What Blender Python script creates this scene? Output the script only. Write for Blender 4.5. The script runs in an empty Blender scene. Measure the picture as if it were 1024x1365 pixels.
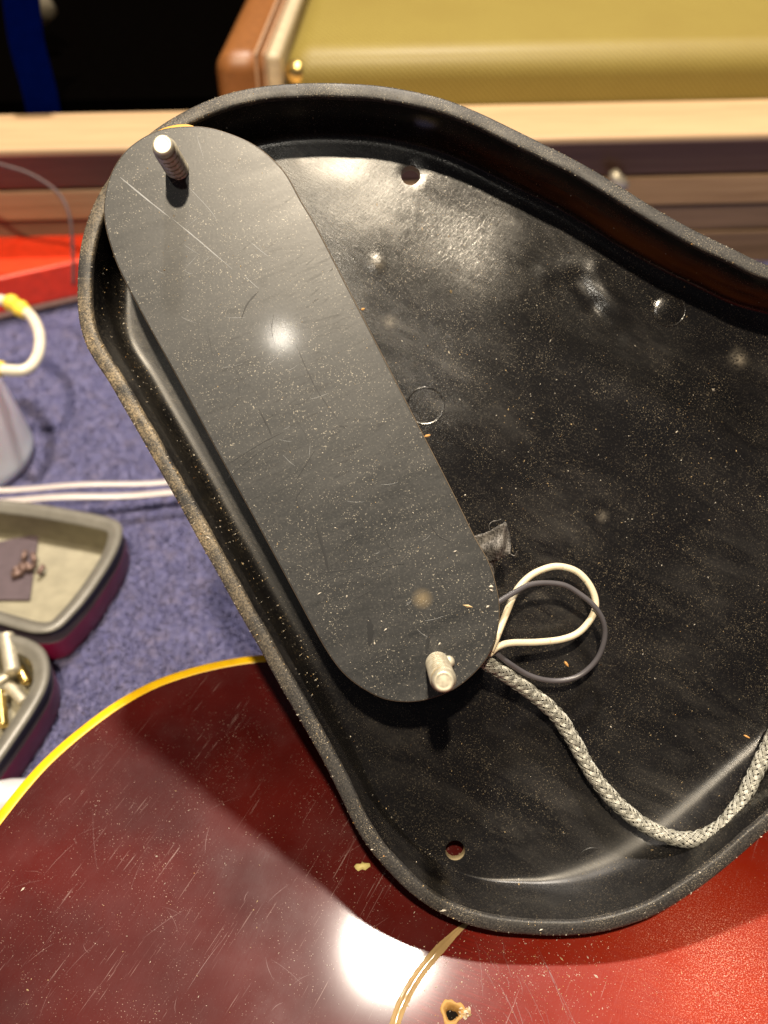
import bpy, bmesh, math, random
import numpy as np
from mathutils import Vector, Matrix, geometry
rnd = random.Random(7)
S = 0.01                                   # all numbers below are centimetres
scene = bpy.context.scene
C = scene.collection

# ------------------------------------------------------------------ camera, world, lamps, exposure
D, F = 13.8, 1300.0                        # distance to the pickup's back plate (cm), focal length in photo pixels
TZ = 9.46
ZR = -.15; ZF = -1.30; ZB = -1.50        # guard: rim, floor and front-face heights (cm)
R45 = Matrix.Rotation(math.radians(45), 4, 'X')
G = Matrix.Translation((0, 0, TZ * S)) @ R45           # frame of the lifted pickguard

def G2W(v):                                # guard-frame cm -> world cm
    w = R45 @ Vector(v); return Vector((w.x, w.y, w.z + TZ))

cam_d = bpy.data.cameras.new('camera'); cam = bpy.data.objects.new('camera', cam_d); C.objects.link(cam)
cam.matrix_world = Matrix.Translation(G2W((0, 0, D)) * S) @ R45
cam_d.sensor_fit = 'VERTICAL'; cam_d.sensor_height = 24; cam_d.lens = 24 * F / 1365
cam_d.clip_start = 0.005; cam_d.clip_end = 20
cam_d.dof.use_dof = True; cam_d.dof.focus_distance = (D + .35) * S; cam_d.dof.aperture_fstop = 14.0
scene.camera = cam
scene.render.resolution_x = 768; scene.render.resolution_y = 1024

world = bpy.data.worlds.new('World'); scene.world = world; world.use_nodes = True
bg = world.node_tree.nodes['Background']
bg.inputs[0].default_value = (.55, .50, .58, 1); bg.inputs[1].default_value = 0.065
vs = scene.view_settings
vs.view_transform = 'Standard'; vs.look = 'None'; vs.exposure = 0; vs.gamma = 1

def lamp(name, loc, target, watts, size, col, shape='DISK'):
    l = bpy.data.lights.new(name, 'AREA'); l.shape = shape; l.size = size * S; l.energy = watts; l.color = col
    o = bpy.data.objects.new(name, l); C.objects.link(o)
    o.location = Vector(loc) * S
    o.rotation_euler = (Vector(target) - Vector(loc)).to_track_quat('-Z', 'Y').to_euler()
    return o
tgt = G2W((0, 0, 0))
WARM = (1, .84, .62)
_d = R45 @ Vector(((520 - 512) / F, (682.5 - 1262) / F, -1)); _c = G2W((0, 0, D)); _p = _c + _d * ((4.5 - _c.z) / _d.z)
_d.z = -_d.z; _d.normalize()
lamp('ceiling_spot', _p + _d * 120, tgt, 21, 7.0, (1, .89, .76))           # the far one, its image lies in the lacquer
lamp('ceiling_spot', G2W((-3, 49, 100)), tgt, 18, 3.6, WARM)          # the steep one, short shadows
Pc = Vector((-1.45, 2.47, 0)); dc = (Pc - Vector((0, 0, -D))).normalized()
lamp('desk_lamp', G2W(Pc + dc * 80), G2W(Pc), .38, 1.7, (1, .92, .78), 'SQUARE')

# ------------------------------------------------------------------ geometry helpers
def ray(px, py):
    return (R45 @ Vector(((px - 512) / F, (682.5 - py) / F, -1))).to_3d()
CAMW = G2W((0, 0, D))
def at_z(px, py, z):                       # point of the horizontal plane z seen at that pixel
    d = ray(px, py); t = (z - CAMW.z) / d.z; return CAMW + d * t
def at_plane(px, py, p0, n):
    d = ray(px, py); t = (p0 - CAMW).dot(n) / d.dot(n); return CAMW + d * t
def g(px, py, z=0.0):                      # point of the guard frame at height z
    k = (D - z) / F; return Vector(((px - 512) * k, (682.5 - py) * k, z))

def spline(pts, n, closed=False):
    P = [Vector(p) for p in pts]; m = len(P); dense = []
    segs = m if closed else m - 1
    for i in range(segs):
        if closed: a, b, c, d = P[(i - 1) % m], P[i], P[(i + 1) % m], P[(i + 2) % m]
        else: a, b, c, d = P[max(i - 1, 0)], P[i], P[i + 1], P[min(i + 2, m - 1)]
        for k in range(12):
            t = k / 12
            dense.append(.5 * ((2 * b) + (c - a) * t + (2 * a - 5 * b + 4 * c - d) * t * t + (3 * b - a - 3 * c + d) * t ** 3))
    dense.append(P[0].copy() if closed else P[-1].copy())
    L = [0]
    for i in range(1, len(dense)): L.append(L[-1] + (dense[i] - dense[i - 1]).length)
    out = []; j = 0
    tot = n if closed else n - 1
    for k in range(n):
        s = L[-1] * k / tot
        while j < len(L) - 2 and L[j + 1] < s: j += 1
        t = (s - L[j]) / max(L[j + 1] - L[j], 1e-9)
        out.append(dense[j].lerp(dense[j + 1], t))
    return out

def inward(P):                             # unit normals towards the inside of a closed xy outline
    n = len(P); area = sum(P[i].x * P[(i + 1) % n].y - P[(i + 1) % n].x * P[i].y for i in range(n))
    s = 1 if area > 0 else -1; out = []
    for i in range(n):
        t = P[(i + 2) % n] - P[(i - 2) % n]
        v = Vector((-t.y * s, t.x * s, 0)); out.append(v.normalized())
    return out

def inpoly(X, Y, P):
    inside = np.zeros(X.shape, bool); n = len(P)
    px = np.array([p.x for p in P]); py = np.array([p.y for p in P])
    j = n - 1
    for i in range(n):
        with np.errstate(divide='ignore', invalid='ignore'):
            c = ((py[i] > Y) != (py[j] > Y)) & (X < (px[j] - px[i]) * (Y - py[i]) / (py[j] - py[i] + 1e-12) + px[i])
        inside ^= c; j = i
    return inside

def mesh_obj(name, V, Fs, mat, parent=None, smooth=True, org=None, mats=None, fmat=None):
    """V in cm in the parent's frame (org subtracted)."""
    org = Vector(org) if org is not None else Vector((0, 0, 0))
    me = bpy.data.meshes.new(name)
    me.from_pydata([tuple((Vector(v) - org) * S) for v in V], [], Fs)
    for m in (mats or [mat]): me.materials.append(m)
    bm = bmesh.new(); bm.from_mesh(me); bmesh.ops.recalc_face_normals(bm, faces=bm.faces); bm.to_mesh(me); bm.free()
    if fmat is not None:
        for p, k in zip(me.polygons, fmat): p.material_index = k
    me.polygons.foreach_set('use_smooth', [smooth] * len(me.polygons))
    o = bpy.data.objects.new(name, me); C.objects.link(o)
    if parent is not None: o.parent = parent
    else: o.location = org * S
    return o

def autosmooth(o, deg=40):
    me = o.data
    bm = bmesh.new(); bm.from_mesh(me)
    for e in bm.edges:
        if len(e.link_faces) == 2 and e.calc_face_angle(0) > math.radians(deg): e.smooth = False
    bm.to_mesh(me); bm.free(); return o

def tag(o, label=None, cat=None, group=None, kind=None):
    if label: o['label'] = label
    if cat: o['category'] = cat
    if group: o['group'] = group
    if kind: o['kind'] = kind
    return o
def empty(name, org, mat=None):
    o = bpy.data.objects.new(name, None); C.objects.link(o); o.empty_display_size = .01
    if mat is not None: o.matrix_world = mat @ Matrix.Translation(Vector(org) * S)
    else: o.location = Vector(org) * S
    return o

def prism(outline, z0, z1, bev=0.0, steps=3):
    """closed outline (xy) between z0 and z1 with a rounded upper edge; returns V, F"""
    n = len(outline); N = inward(outline); V = []; Fs = []; rings = []
    prof = [(0, z0), (0, z1 - bev)]
    if bev > 0:
        for k in range(1, steps + 1):
            a = math.pi / 2 * k / steps; prof.append((bev * (1 - math.cos(a)), z1 - bev + bev * math.sin(a)))
    for off, z in prof:
        rings.append(len(V)); V += [(p.x + q.x * off, p.y + q.y * off, z) for p, q in zip(outline, N)]
    for a, b in zip(rings, rings[1:]):
        for i in range(n): Fs.append((a + i, a + (i + 1) % n, b + (i + 1) % n, b + i))
    Fs.append(tuple(range(rings[-1], rings[-1] + n))); Fs.append(tuple(range(n - 1, -1, -1)))
    return V, Fs

def frames(path):
    T = []; n = len(path)
    for i in range(n): T.append((path[min(i + 1, n - 1)] - path[max(i - 1, 0)]).normalized())
    u = T[0].orthogonal().normalized(); out = []
    for i in range(n):
        if i: u = (T[i - 1].rotation_difference(T[i])) @ u
        u = (u - T[i] * u.dot(T[i])).normalized(); out.append((u, T[i].cross(u)))
    return T, out
def tube(path, r, sides=12, V=None, Fs=None, cap=True):
    V = [] if V is None else V; Fs = [] if Fs is None else Fs
    path = [Vector(p) for p in path]; T, fr = frames(path); b = len(V); n = len(path)
    for i, p in enumerate(path):
        rr = r(i / (n - 1)) if callable(r) else r
        for k in range(sides):
            a = 2 * math.pi * k / sides; V.append(p + (fr[i][0] * math.cos(a) + fr[i][1] * math.sin(a)) * rr)
    for i in range(n - 1):
        for k in range(sides):
            Fs.append((b + i * sides + k, b + i * sides + (k + 1) % sides, b + (i + 1) * sides + (k + 1) % sides, b + (i + 1) * sides + k))
    if cap:
        Fs.append(tuple(b + k for k in range(sides))[::-1]); Fs.append(tuple(b + (n - 1) * sides + k for k in range(sides)))
    return V, Fs
def boxvf(c, ex, ey, ez, V, Fs):
    b = len(V)
    for sx in (-1, 1):
        for sy in (-1, 1):
            for sz in (-1, 1): V.append(Vector(c) + Vector(ex) * sx + Vector(ey) * sy + Vector(ez) * sz)
    for f in ((0, 1, 3, 2), (4, 6, 7, 5), (0, 4, 5, 1), (2, 3, 7, 6), (0, 2, 6, 4), (1, 5, 7, 3)): Fs.append(tuple(b + k for k in f))
    return V, Fs
def bevel(o, w, seg=2):
    m = o.modifiers.new('bevel', 'BEVEL'); m.width = w * S; m.segments = seg; m.limit_method = 'ANGLE'; m.angle_limit = math.radians(35)
    return o

# ------------------------------------------------------------------ material helpers
class NT:
    def __init__(s, name):
        s.m = bpy.data.materials.new(name); s.m.use_nodes = True; s.t = s.m.node_tree
        s.b = s.t.nodes['Principled BSDF']
        s.tc = s.t.nodes.new('ShaderNodeTexCoord')
        mp = s.t.nodes.new('ShaderNodeMapping'); mp.inputs['Scale'].default_value = (100, 100, 100)
        s.t.links.new(s.tc.outputs['Object'], mp.inputs['Vector']); s.co = mp.outputs[0]   # centimetres
    def _in(s, sock, v):
        if v is None: return
        if hasattr(v, 'is_linked') or isinstance(v, bpy.types.NodeSocket): s.t.links.new(v, sock)
        elif isinstance(v, (tuple, list)) and len(v) == 3 and sock.type == 'RGBA': sock.default_value = (*v, 1)
        else: sock.default_value = v
    def warp(s, rot=(0, 0, 0), scale=(1, 1, 1), co=None):
        mp = s.t.nodes.new('ShaderNodeMapping'); mp.inputs['Rotation'].default_value = rot; mp.inputs['Scale'].default_value = scale
        s._in(mp.inputs['Vector'], co or s.co); return mp.outputs[0]
    def rotwarp(s, ang, scale):            # rotate about z first, then stretch
        return s.warp((0, 0, 0), scale, s.warp((0, 0, ang), (1, 1, 1)))
    def noise(s, scale, detail=3, rough=.5, co=None, dist=0.0):
        n = s.t.nodes.new('ShaderNodeTexNoise'); s._in(n.inputs['Vector'], co or s.co)
        n.inputs['Scale'].default_value = scale; n.inputs['Detail'].default_value = detail
        n.inputs['Roughness'].default_value = rough; n.inputs['Distortion'].default_value = dist; return n.outputs[0]
    def voro(s, scale, co=None, feature='F1', out=0):
        n = s.t.nodes.new('ShaderNodeTexVoronoi'); n.feature = feature; s._in(n.inputs['Vector'], co or s.co)
        n.inputs['Scale'].default_value = scale; return n.outputs[out]
    def rmp(s, v, a, b, lo=0.0, hi=1.0):
        n = s.t.nodes.new('ShaderNodeMapRange'); s._in(n.inputs[0], v)
        n.inputs[1].default_value = a; n.inputs[2].default_value = b; n.inputs[3].default_value = lo; n.inputs[4].default_value = hi; return n.outputs[0]
    def math(s, op, a, b=None, c=None):
        n = s.t.nodes.new('ShaderNodeMath'); n.operation = op; s._in(n.inputs[0], a); s._in(n.inputs[1], b)
        if c is not None: s._in(n.inputs[2], c)
        return n.outputs[0]
    def mix(s, f, a, b):
        n = s.t.nodes.new('ShaderNodeMix'); n.data_type = 'RGBA'; s._in(n.inputs[0], f); s._in(n.inputs[6], a); s._in(n.inputs[7], b); return n.outputs[2]
    def bump(s, h, strength, dist=.01, normal=None):   # dist in cm
        n = s.t.nodes.new('ShaderNodeBump'); s._in(n.inputs['Height'], h); n.inputs['Strength'].default_value = strength
        n.inputs['Distance'].default_value = dist * S
        if normal is not None: s._in(n.inputs['Normal'], normal)
        return n.outputs[0]
    def dist(s, p, rad, soft=.5):          # 1 inside radius, falling to 0 (cm, object frame)
        n = s.t.nodes.new('ShaderNodeVectorMath'); n.operation = 'DISTANCE'; s._in(n.inputs[0], s.co); n.inputs[1].default_value = p
        return s.rmp(n.outputs['Value'], rad * (1 - soft), rad, 1, 0)
    def xyz(s):
        n = s.t.nodes.new('ShaderNodeSeparateXYZ'); s._in(n.inputs[0], s.co); return n.outputs
    def set(s, **k):
        names = dict(col='Base Color', rough='Roughness', metal='Metallic', coat='Coat Weight', coatr='Coat Roughness', normal='Normal',
                     spec='Specular IOR Level', trans='Transmission Weight', ior='IOR', sss='Subsurface Weight', alpha='Alpha', cnormal='Coat Normal',
                     sheen='Sheen Weight', aniso='Anisotropic')
        for a, v in k.items(): s._in(s.b.inputs[names[a]], v)
        return s.m

def plain(name, col, rough=.5, **k):
    n = NT(name); f = n.noise(3, 4); c = n.mix(n.rmp(f, .3, .7, 0, 1), tuple(x * .85 for x in col), tuple(min(1, x * 1.12) for x in col))
    return n.set(col=c, rough=rough, **k)

# black moulded plastic, dusty, rubbed, with fine swirl scratches
def plastic(name, dust=1.0, edge=False):
    n = NT(name)
    big = n.noise(.55, 3, .55); mid = n.noise(2.2, 4, .6); wipe = n.noise(1.5, 5, .65, n.rotwarp(math.radians(30), (.45, 1.7, 1)), .5); fine = n.noise(34, 2, .6); fine2 = n.noise(60, 1, .5)
    film = n.math('MULTIPLY', n.rmp(big, .38, .70), n.rmp(wipe, .40, .72))
    x, y, z = n.xyz(); left = n.math('MULTIPLY', n.rmp(x, -1.2, -3.4, 0, 1), n.rmp(n.noise(1.6, 4, .7), .42, .60))
    left = n.math('MULTIPLY', left, n.rmp(y, 3.2, 2.2, .35, 1))
    grain = n.math('ADD', n.math('MULTIPLY', n.rmp(fine, .55, .72), n.rmp(mid, .35, .6, .25, 1)), n.math('MULTIPLY', left, n.rmp(fine, .42, .62, 0, 1.3)))
    spk = n.rmp(fine2, .66 if not edge else .58, .74 if not edge else .70)
    spk = n.math('MULTIPLY', spk, n.rmp(n.noise(1.4, 4, .7), .4, .62, .08, 1))
    base = n.mix(n.math('MULTIPLY', film, .55 * dust), (.006, .0058, .0065), (.046, .043, .040))
    base = n.mix(n.math('MULTIPLY', grain, .25 * dust), base, (.15, .13, .10))
    col = n.mix(n.math('MULTIPLY', spk, .45 * dust), base, (.50, .40, .25))
    ray = n.noise(9, 4, .8, None, 2.0)
    for (sx, sy, sr, k) in ((502, 352, .16, .8), (400, 212, .20, .5), (985, 478, .17, .9), (520, 428, .14, .6), (803, 688, .12, .5)):
        dd = n.dist(tuple(g(sx, sy, ZF) - Vector((0, 0, ZB))), sr * 1.25, 1.0); sp = n.math('MULTIPLY', n.math('MULTIPLY', dd, n.math('ADD', dd, .15)), n.rmp(ray, .36, .66))
        col = n.mix(n.math('MULTIPLY', sp, k), col, (.34, .30, .24))
    brown = n.math('MULTIPLY', n.math('MULTIPLY', n.rmp(x, .5, 3.5), n.rmp(y, 1.0, 2.5)), n.math('MULTIPLY', n.rmp(z, .26, .42), n.rmp(z, 1.15, .75)))  # warm brown reflection painted into the colour of the upper right inner wall
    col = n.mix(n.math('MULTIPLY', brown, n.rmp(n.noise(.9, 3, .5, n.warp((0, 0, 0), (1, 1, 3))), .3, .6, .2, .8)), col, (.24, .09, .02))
    sw = n.noise(5, 3, .6, n.rotwarp(math.radians(32), (1, 22, 1)), .4)
    sw2 = n.noise(6, 3, .6, n.rotwarp(math.radians(-48), (1, 26, 1)), .3)
    r = n.math('ADD', n.math('ADD', n.rmp(sw, .3, .75, .115, .185), n.math('MULTIPLY', n.dist(tuple(g(440, 205, ZF) - Vector((0, 0, ZB))), 1.6, .9), .13)), n.math('ADD', n.math('MULTIPLY', n.dist(tuple(g(830, 1195, -1.1) - Vector((0, 0, ZB))), 3.2, .8), .28), n.math('MULTIPLY', film, .10)))
    r = n.math('ADD', r, n.math('MULTIPLY', spk, .4))
    r = n.math('ADD', r, n.math('MULTIPLY', n.math('MULTIPLY', n.rmp(x, -.2, -1.6), n.rmp(y, 4.2, 3.0)), .18))
    b = n.bump(big, .12, .05)
    b = n.bump(mid, .04, .008, b)
    b = n.bump(n.math('ADD', sw, sw2), .22, .0025, b)
    b = n.bump(fine, .15, .002, b)
    if edge:
        col = n.mix(n.math('MULTIPLY', spk, .7), n.mix(n.rmp(fine, .4, .65), (.017, .0165, .017), (.050, .047, .044)), (.42, .36, .26)); r = n.rmp(mid, .3, .7, .42, .6)
        col = n.mix(n.math('MULTIPLY', left, n.rmp(fine, .40, .60, .25, 1)), col, (.36, .28, .17))
    return n.set(col=col, rough=r, normal=b, spec=.5)
M = {}
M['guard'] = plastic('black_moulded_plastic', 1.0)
M['hole_edge'] = plain('dusty_hole_edge', (.34, .27, .15), .8)
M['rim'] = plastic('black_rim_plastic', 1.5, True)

def plate_mat():
    n = NT('grey_fibre_plate')
    big = n.noise(.7, 4, .6)
    cl = n.noise(1.1, 5, .7, n.rotwarp(math.radians(-20), (.5, 2.2, 1)))
    s1 = n.noise(2.2, 5, .7, n.rotwarp(math.radians(-22), (.7, 5, 1)), .9)
    s2 = n.noise(3.0, 5, .7, n.rotwarp(math.radians(-38), (.9, 9, 1)), 1.0)
    s3 = n.noise(9, 3, .6, n.rotwarp(math.radians(50), (1, 15, 1)), .5)
    base = n.mix(n.rmp(cl, .3, .7), (.020, .0215, .023), (.042, .043, .0435))
    worn = n.dist((-.6, .2, 0), 4.6, .8)
    dk = n.math('MULTIPLY', n.rmp(s1, .52, .64), n.math('MULTIPLY', worn, .9))
    col = n.mix(dk, base, (.011, .012, .014))
    dk2 = n.math('MULTIPLY', n.math('MULTIPLY', n.rmp(s2, .62, .70), n.rmp(big, .4, .6)), .8)
    col = n.mix(dk2, col, (.008, .009, .011))
    tanp = g(563, 798, 0) - Vector((0, 0, ZF)); col = n.mix(n.math('MULTIPLY', n.dist(tuple(tanp), .17, 1.0), .6), col, (.30, .23, .13))
    fine = n.noise(48, 1, .5)
    spk = n.math('MULTIPLY', n.rmp(fine, .66, .74), n.rmp(n.noise(1.7, 4, .7), .38, .6, .1, 1))
    col = n.mix(n.math('MULTIPLY', spk, .7), col, (.55, .50, .40))
    col = n.mix(n.math('MULTIPLY', n.rmp(n.noise(26, 2, .6), .5, .75), .3), col, (.11, .105, .095))
    r = n.math('ADD', n.rmp(cl, .3, .7, .30, .40), n.math('MULTIPLY', n.math('ADD', dk, dk2), .25))
    b = n.bump(s3, .15, .002); b = n.bump(s1, .12, .003, b); b = n.bump(n.noise(30, 2), .2, .002, b)
    return n.set(col=col, rough=r, normal=b, spec=.45, coat=.12, coatr=.08)
M['plate'] = plate_mat()
M['plate_edge'] = plain('tan_plate_edge', (.15, .11, .07), .5)
M['pickup_side'] = plain('dark_pickup_side', (.02, .014, .010), .45)
M['white_scratch'] = plain('pale_scratch', (.30, .31, .32), .5)
M['dark_scratch'] = plain('dark_scuff', (.008, .009, .011), .5)
def metal(name, col, rough):
    n = NT(name); f = n.noise(12, 4, .6)
    return n.set(col=n.mix(n.rmp(f, .35, .7), tuple(c * .72 for c in col), col), rough=n.rmp(f, .3, .7, rough, rough + .15), metal=1.0, normal=n.bump(f, .3, .002))
def soft(m, k): m.node_tree.nodes['Principled BSDF'].inputs['Metallic'].default_value = k
M['groove'] = plain('grimy_thread_groove', (.30, .24, .14), .6, metal=.2)
M['screw'] = metal('nickel_screw', (.74, .68, .53), .40)
M['braid'] = metal('tinned_braid', (.60, .59, .52), .42); soft(M['braid'], .6)
soft(M['screw'], .55)
M['brass'] = metal('brass', (.85, .62, .22), .25)
M['core'] = plain('dark_cable_core', (.02, .018, .016), .6)
def wirew():
    n = NT('cream_wire'); x = n.dist((2.2, -2.75, -.6), .75, .8)
    c = n.mix(x, (.78, .66, .46), (.75, .33, .06)); c = n.mix(n.math('MULTIPLY', n.rmp(n.noise(14, 3), .6, .7), .5), c, (.3, .2, .1))
    return n.set(col=c, rough=.42, sss=.1)
M['wire_white'] = wirew()
M['wire_dark'] = plain('dark_grey_wire', (.085, .08, .088), .34)
M['tape'] = None
def tape():
    n = NT('grey_cloth_tape'); w = n.math('ADD', n.noise(40, 1, .5, n.warp((0, 0, .4), (1, .12, 1))), n.noise(40, 1, .5, n.warp((0, 0, .4), (.12, 1, 1))))
    c = n.mix(n.rmp(w, .8, 1.2), (.06, .057, .054), (.27, .255, .24)); return n.set(col=c, rough=.75, normal=n.bump(w, .8, .006))
M['tape'] = tape()
M['shim'] = plain('yellow_shim', (.70, .36, .03), .45)

# ------------------------------------------------------------------ guard outline
OUT = [(1024,352),(975,329),(920,302),(870,274),(820,242),(770,213),(720,188),(680,168),(640,149),(600,133),(560,122),(510,113),(460,109.5),
 (410,109),(360,112),(315,120),(280,131),(245,147),(210,168),(180,193),(155,222),(135,250),(120,280),(109,315),(103.5,350),(102,390),(104,425),
 (112,455),(125,480),(145,510),(165,545),(190,588),(215,632),(240,676),(265,722),(290,766),(315,812),(345,864),(370,910),(400,962),(430,1015),
 (450,1055),(470,1097),(490,1130),(515,1160),(545,1190),(580,1215),(620,1233),(660,1243),(700,1247),(745,1249),(790,1246),(830,1237),(870,1223),
 (900,1207),(940,1180),(980,1148),(1024,1110),(1080,1060),(1140,1005),(1200,940),(1250,860),(1280,760),(1290,650),(1275,550),(1240,470),(1190,410),(1130,380),(1075,366)]
O = spline([g(x, y, ZR) for x, y in OUT], 420, True)
for p in O: p.z = 0
NI = inward(O)
# cross-section of the wall, from the outside foot over the rim down to the floor (inward offset, z)
def prof_at(i):
    f = .30 + .13 * max(0, NI[i].y) + .60 * min(1, max(0, (NI[i].y - .15)) * max(0, -NI[i].x + .02) * 2.6)       # foot fillet: tight under the top wall, wide at the bottom
    h = 1 - math.exp(-((O[i].x - 1.1) / 1.1) ** 2) if O[i].y < 0 else 1.0
    f *= .12 + .88 * h
    return [(.28 + .27 * h, ZB), (.20 + .10 * h, ZB + .12), (.10, -1.02), (.01, -.58), (.0, -.30), (.0, -.205), (.012, -.168), (.04, -.151), (.185, -.150), (.205, -.158), (.214, -.182), (.222, -.23),
            (.262, -.5), (.285, -.80), (.30 + .05 * f, -1.30 + .30 * f), (.30 + .13 * f, -1.30 + .16 * f), (.30 + .26 * f, -1.30 + .065 * f), (.30 + .42 * f, -1.30 + .018 * f), (.30 + .60 * f, ZF)]
HOLES = [(g(547.5, 234, ZF), .150), (g(607, 1134, ZF), .152)]
DENT = [((450,205),46,.016),((515,222),26,-.007),((400,212),9,.012),((745,345),48,-.02),((820,400),45,.03),((700,395),70,.014),((640,250),90,-.006),
        ((560,420),110,-.010),((800,600),150,.03),((930,560),60,.02),((600,1060),90,-.02),((850,880),130,.025),((760,1100),60,.015),((480,1010),50,.02),
        ((985,478),9,.02),((502,352),7,.012),((980,700),80,-.03),((670,560),80,.02)]
CREASE = [((870,318),(800,350),13,.020),((800,350),(730,362),13,.014),((768,372),(790,408),9,-.020),((790,408),(826,446),9,-.015),((794,362),(830,424),11,.020)]
kf = (D - ZF) / F
def rise(x, y):                            # the floor dishes upwards before the top wall
    return .030 * np.clip((np.asarray(y, float) - 4.0) / 1.4, 0, 1.6) ** 2 * np.exp(-((np.asarray(x, float) + 1.0) / 1.7) ** 2)
def floor_h(X, Y):
    X = np.asarray(X, float); Y = np.asarray(Y, float); H = np.zeros_like(X)
    for (c, r, h) in DENT:
        p = g(*c, ZF); H += h * np.exp(-((X - p.x) ** 2 + (Y - p.y) ** 2) / (r * kf) ** 2)
    for (a, b, w, h) in CREASE:
        a = g(*a, ZF); b = g(*b, ZF); dx, dy = b.x - a.x, b.y - a.y; L2 = dx * dx + dy * dy
        t = np.clip(((X - a.x) * dx + (Y - a.y) * dy) / L2, 0, 1)
        d2 = (X - a.x - t * dx) ** 2 + (Y - a.y - t * dy) ** 2; H += h * np.exp(-d2 / (w * kf) ** 2)
    H += rise(X, Y) + .010 * np.sin(X * 1.7 + .6 * Y) * np.cos(Y * 1.3 - .5 * X)
    return H

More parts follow.
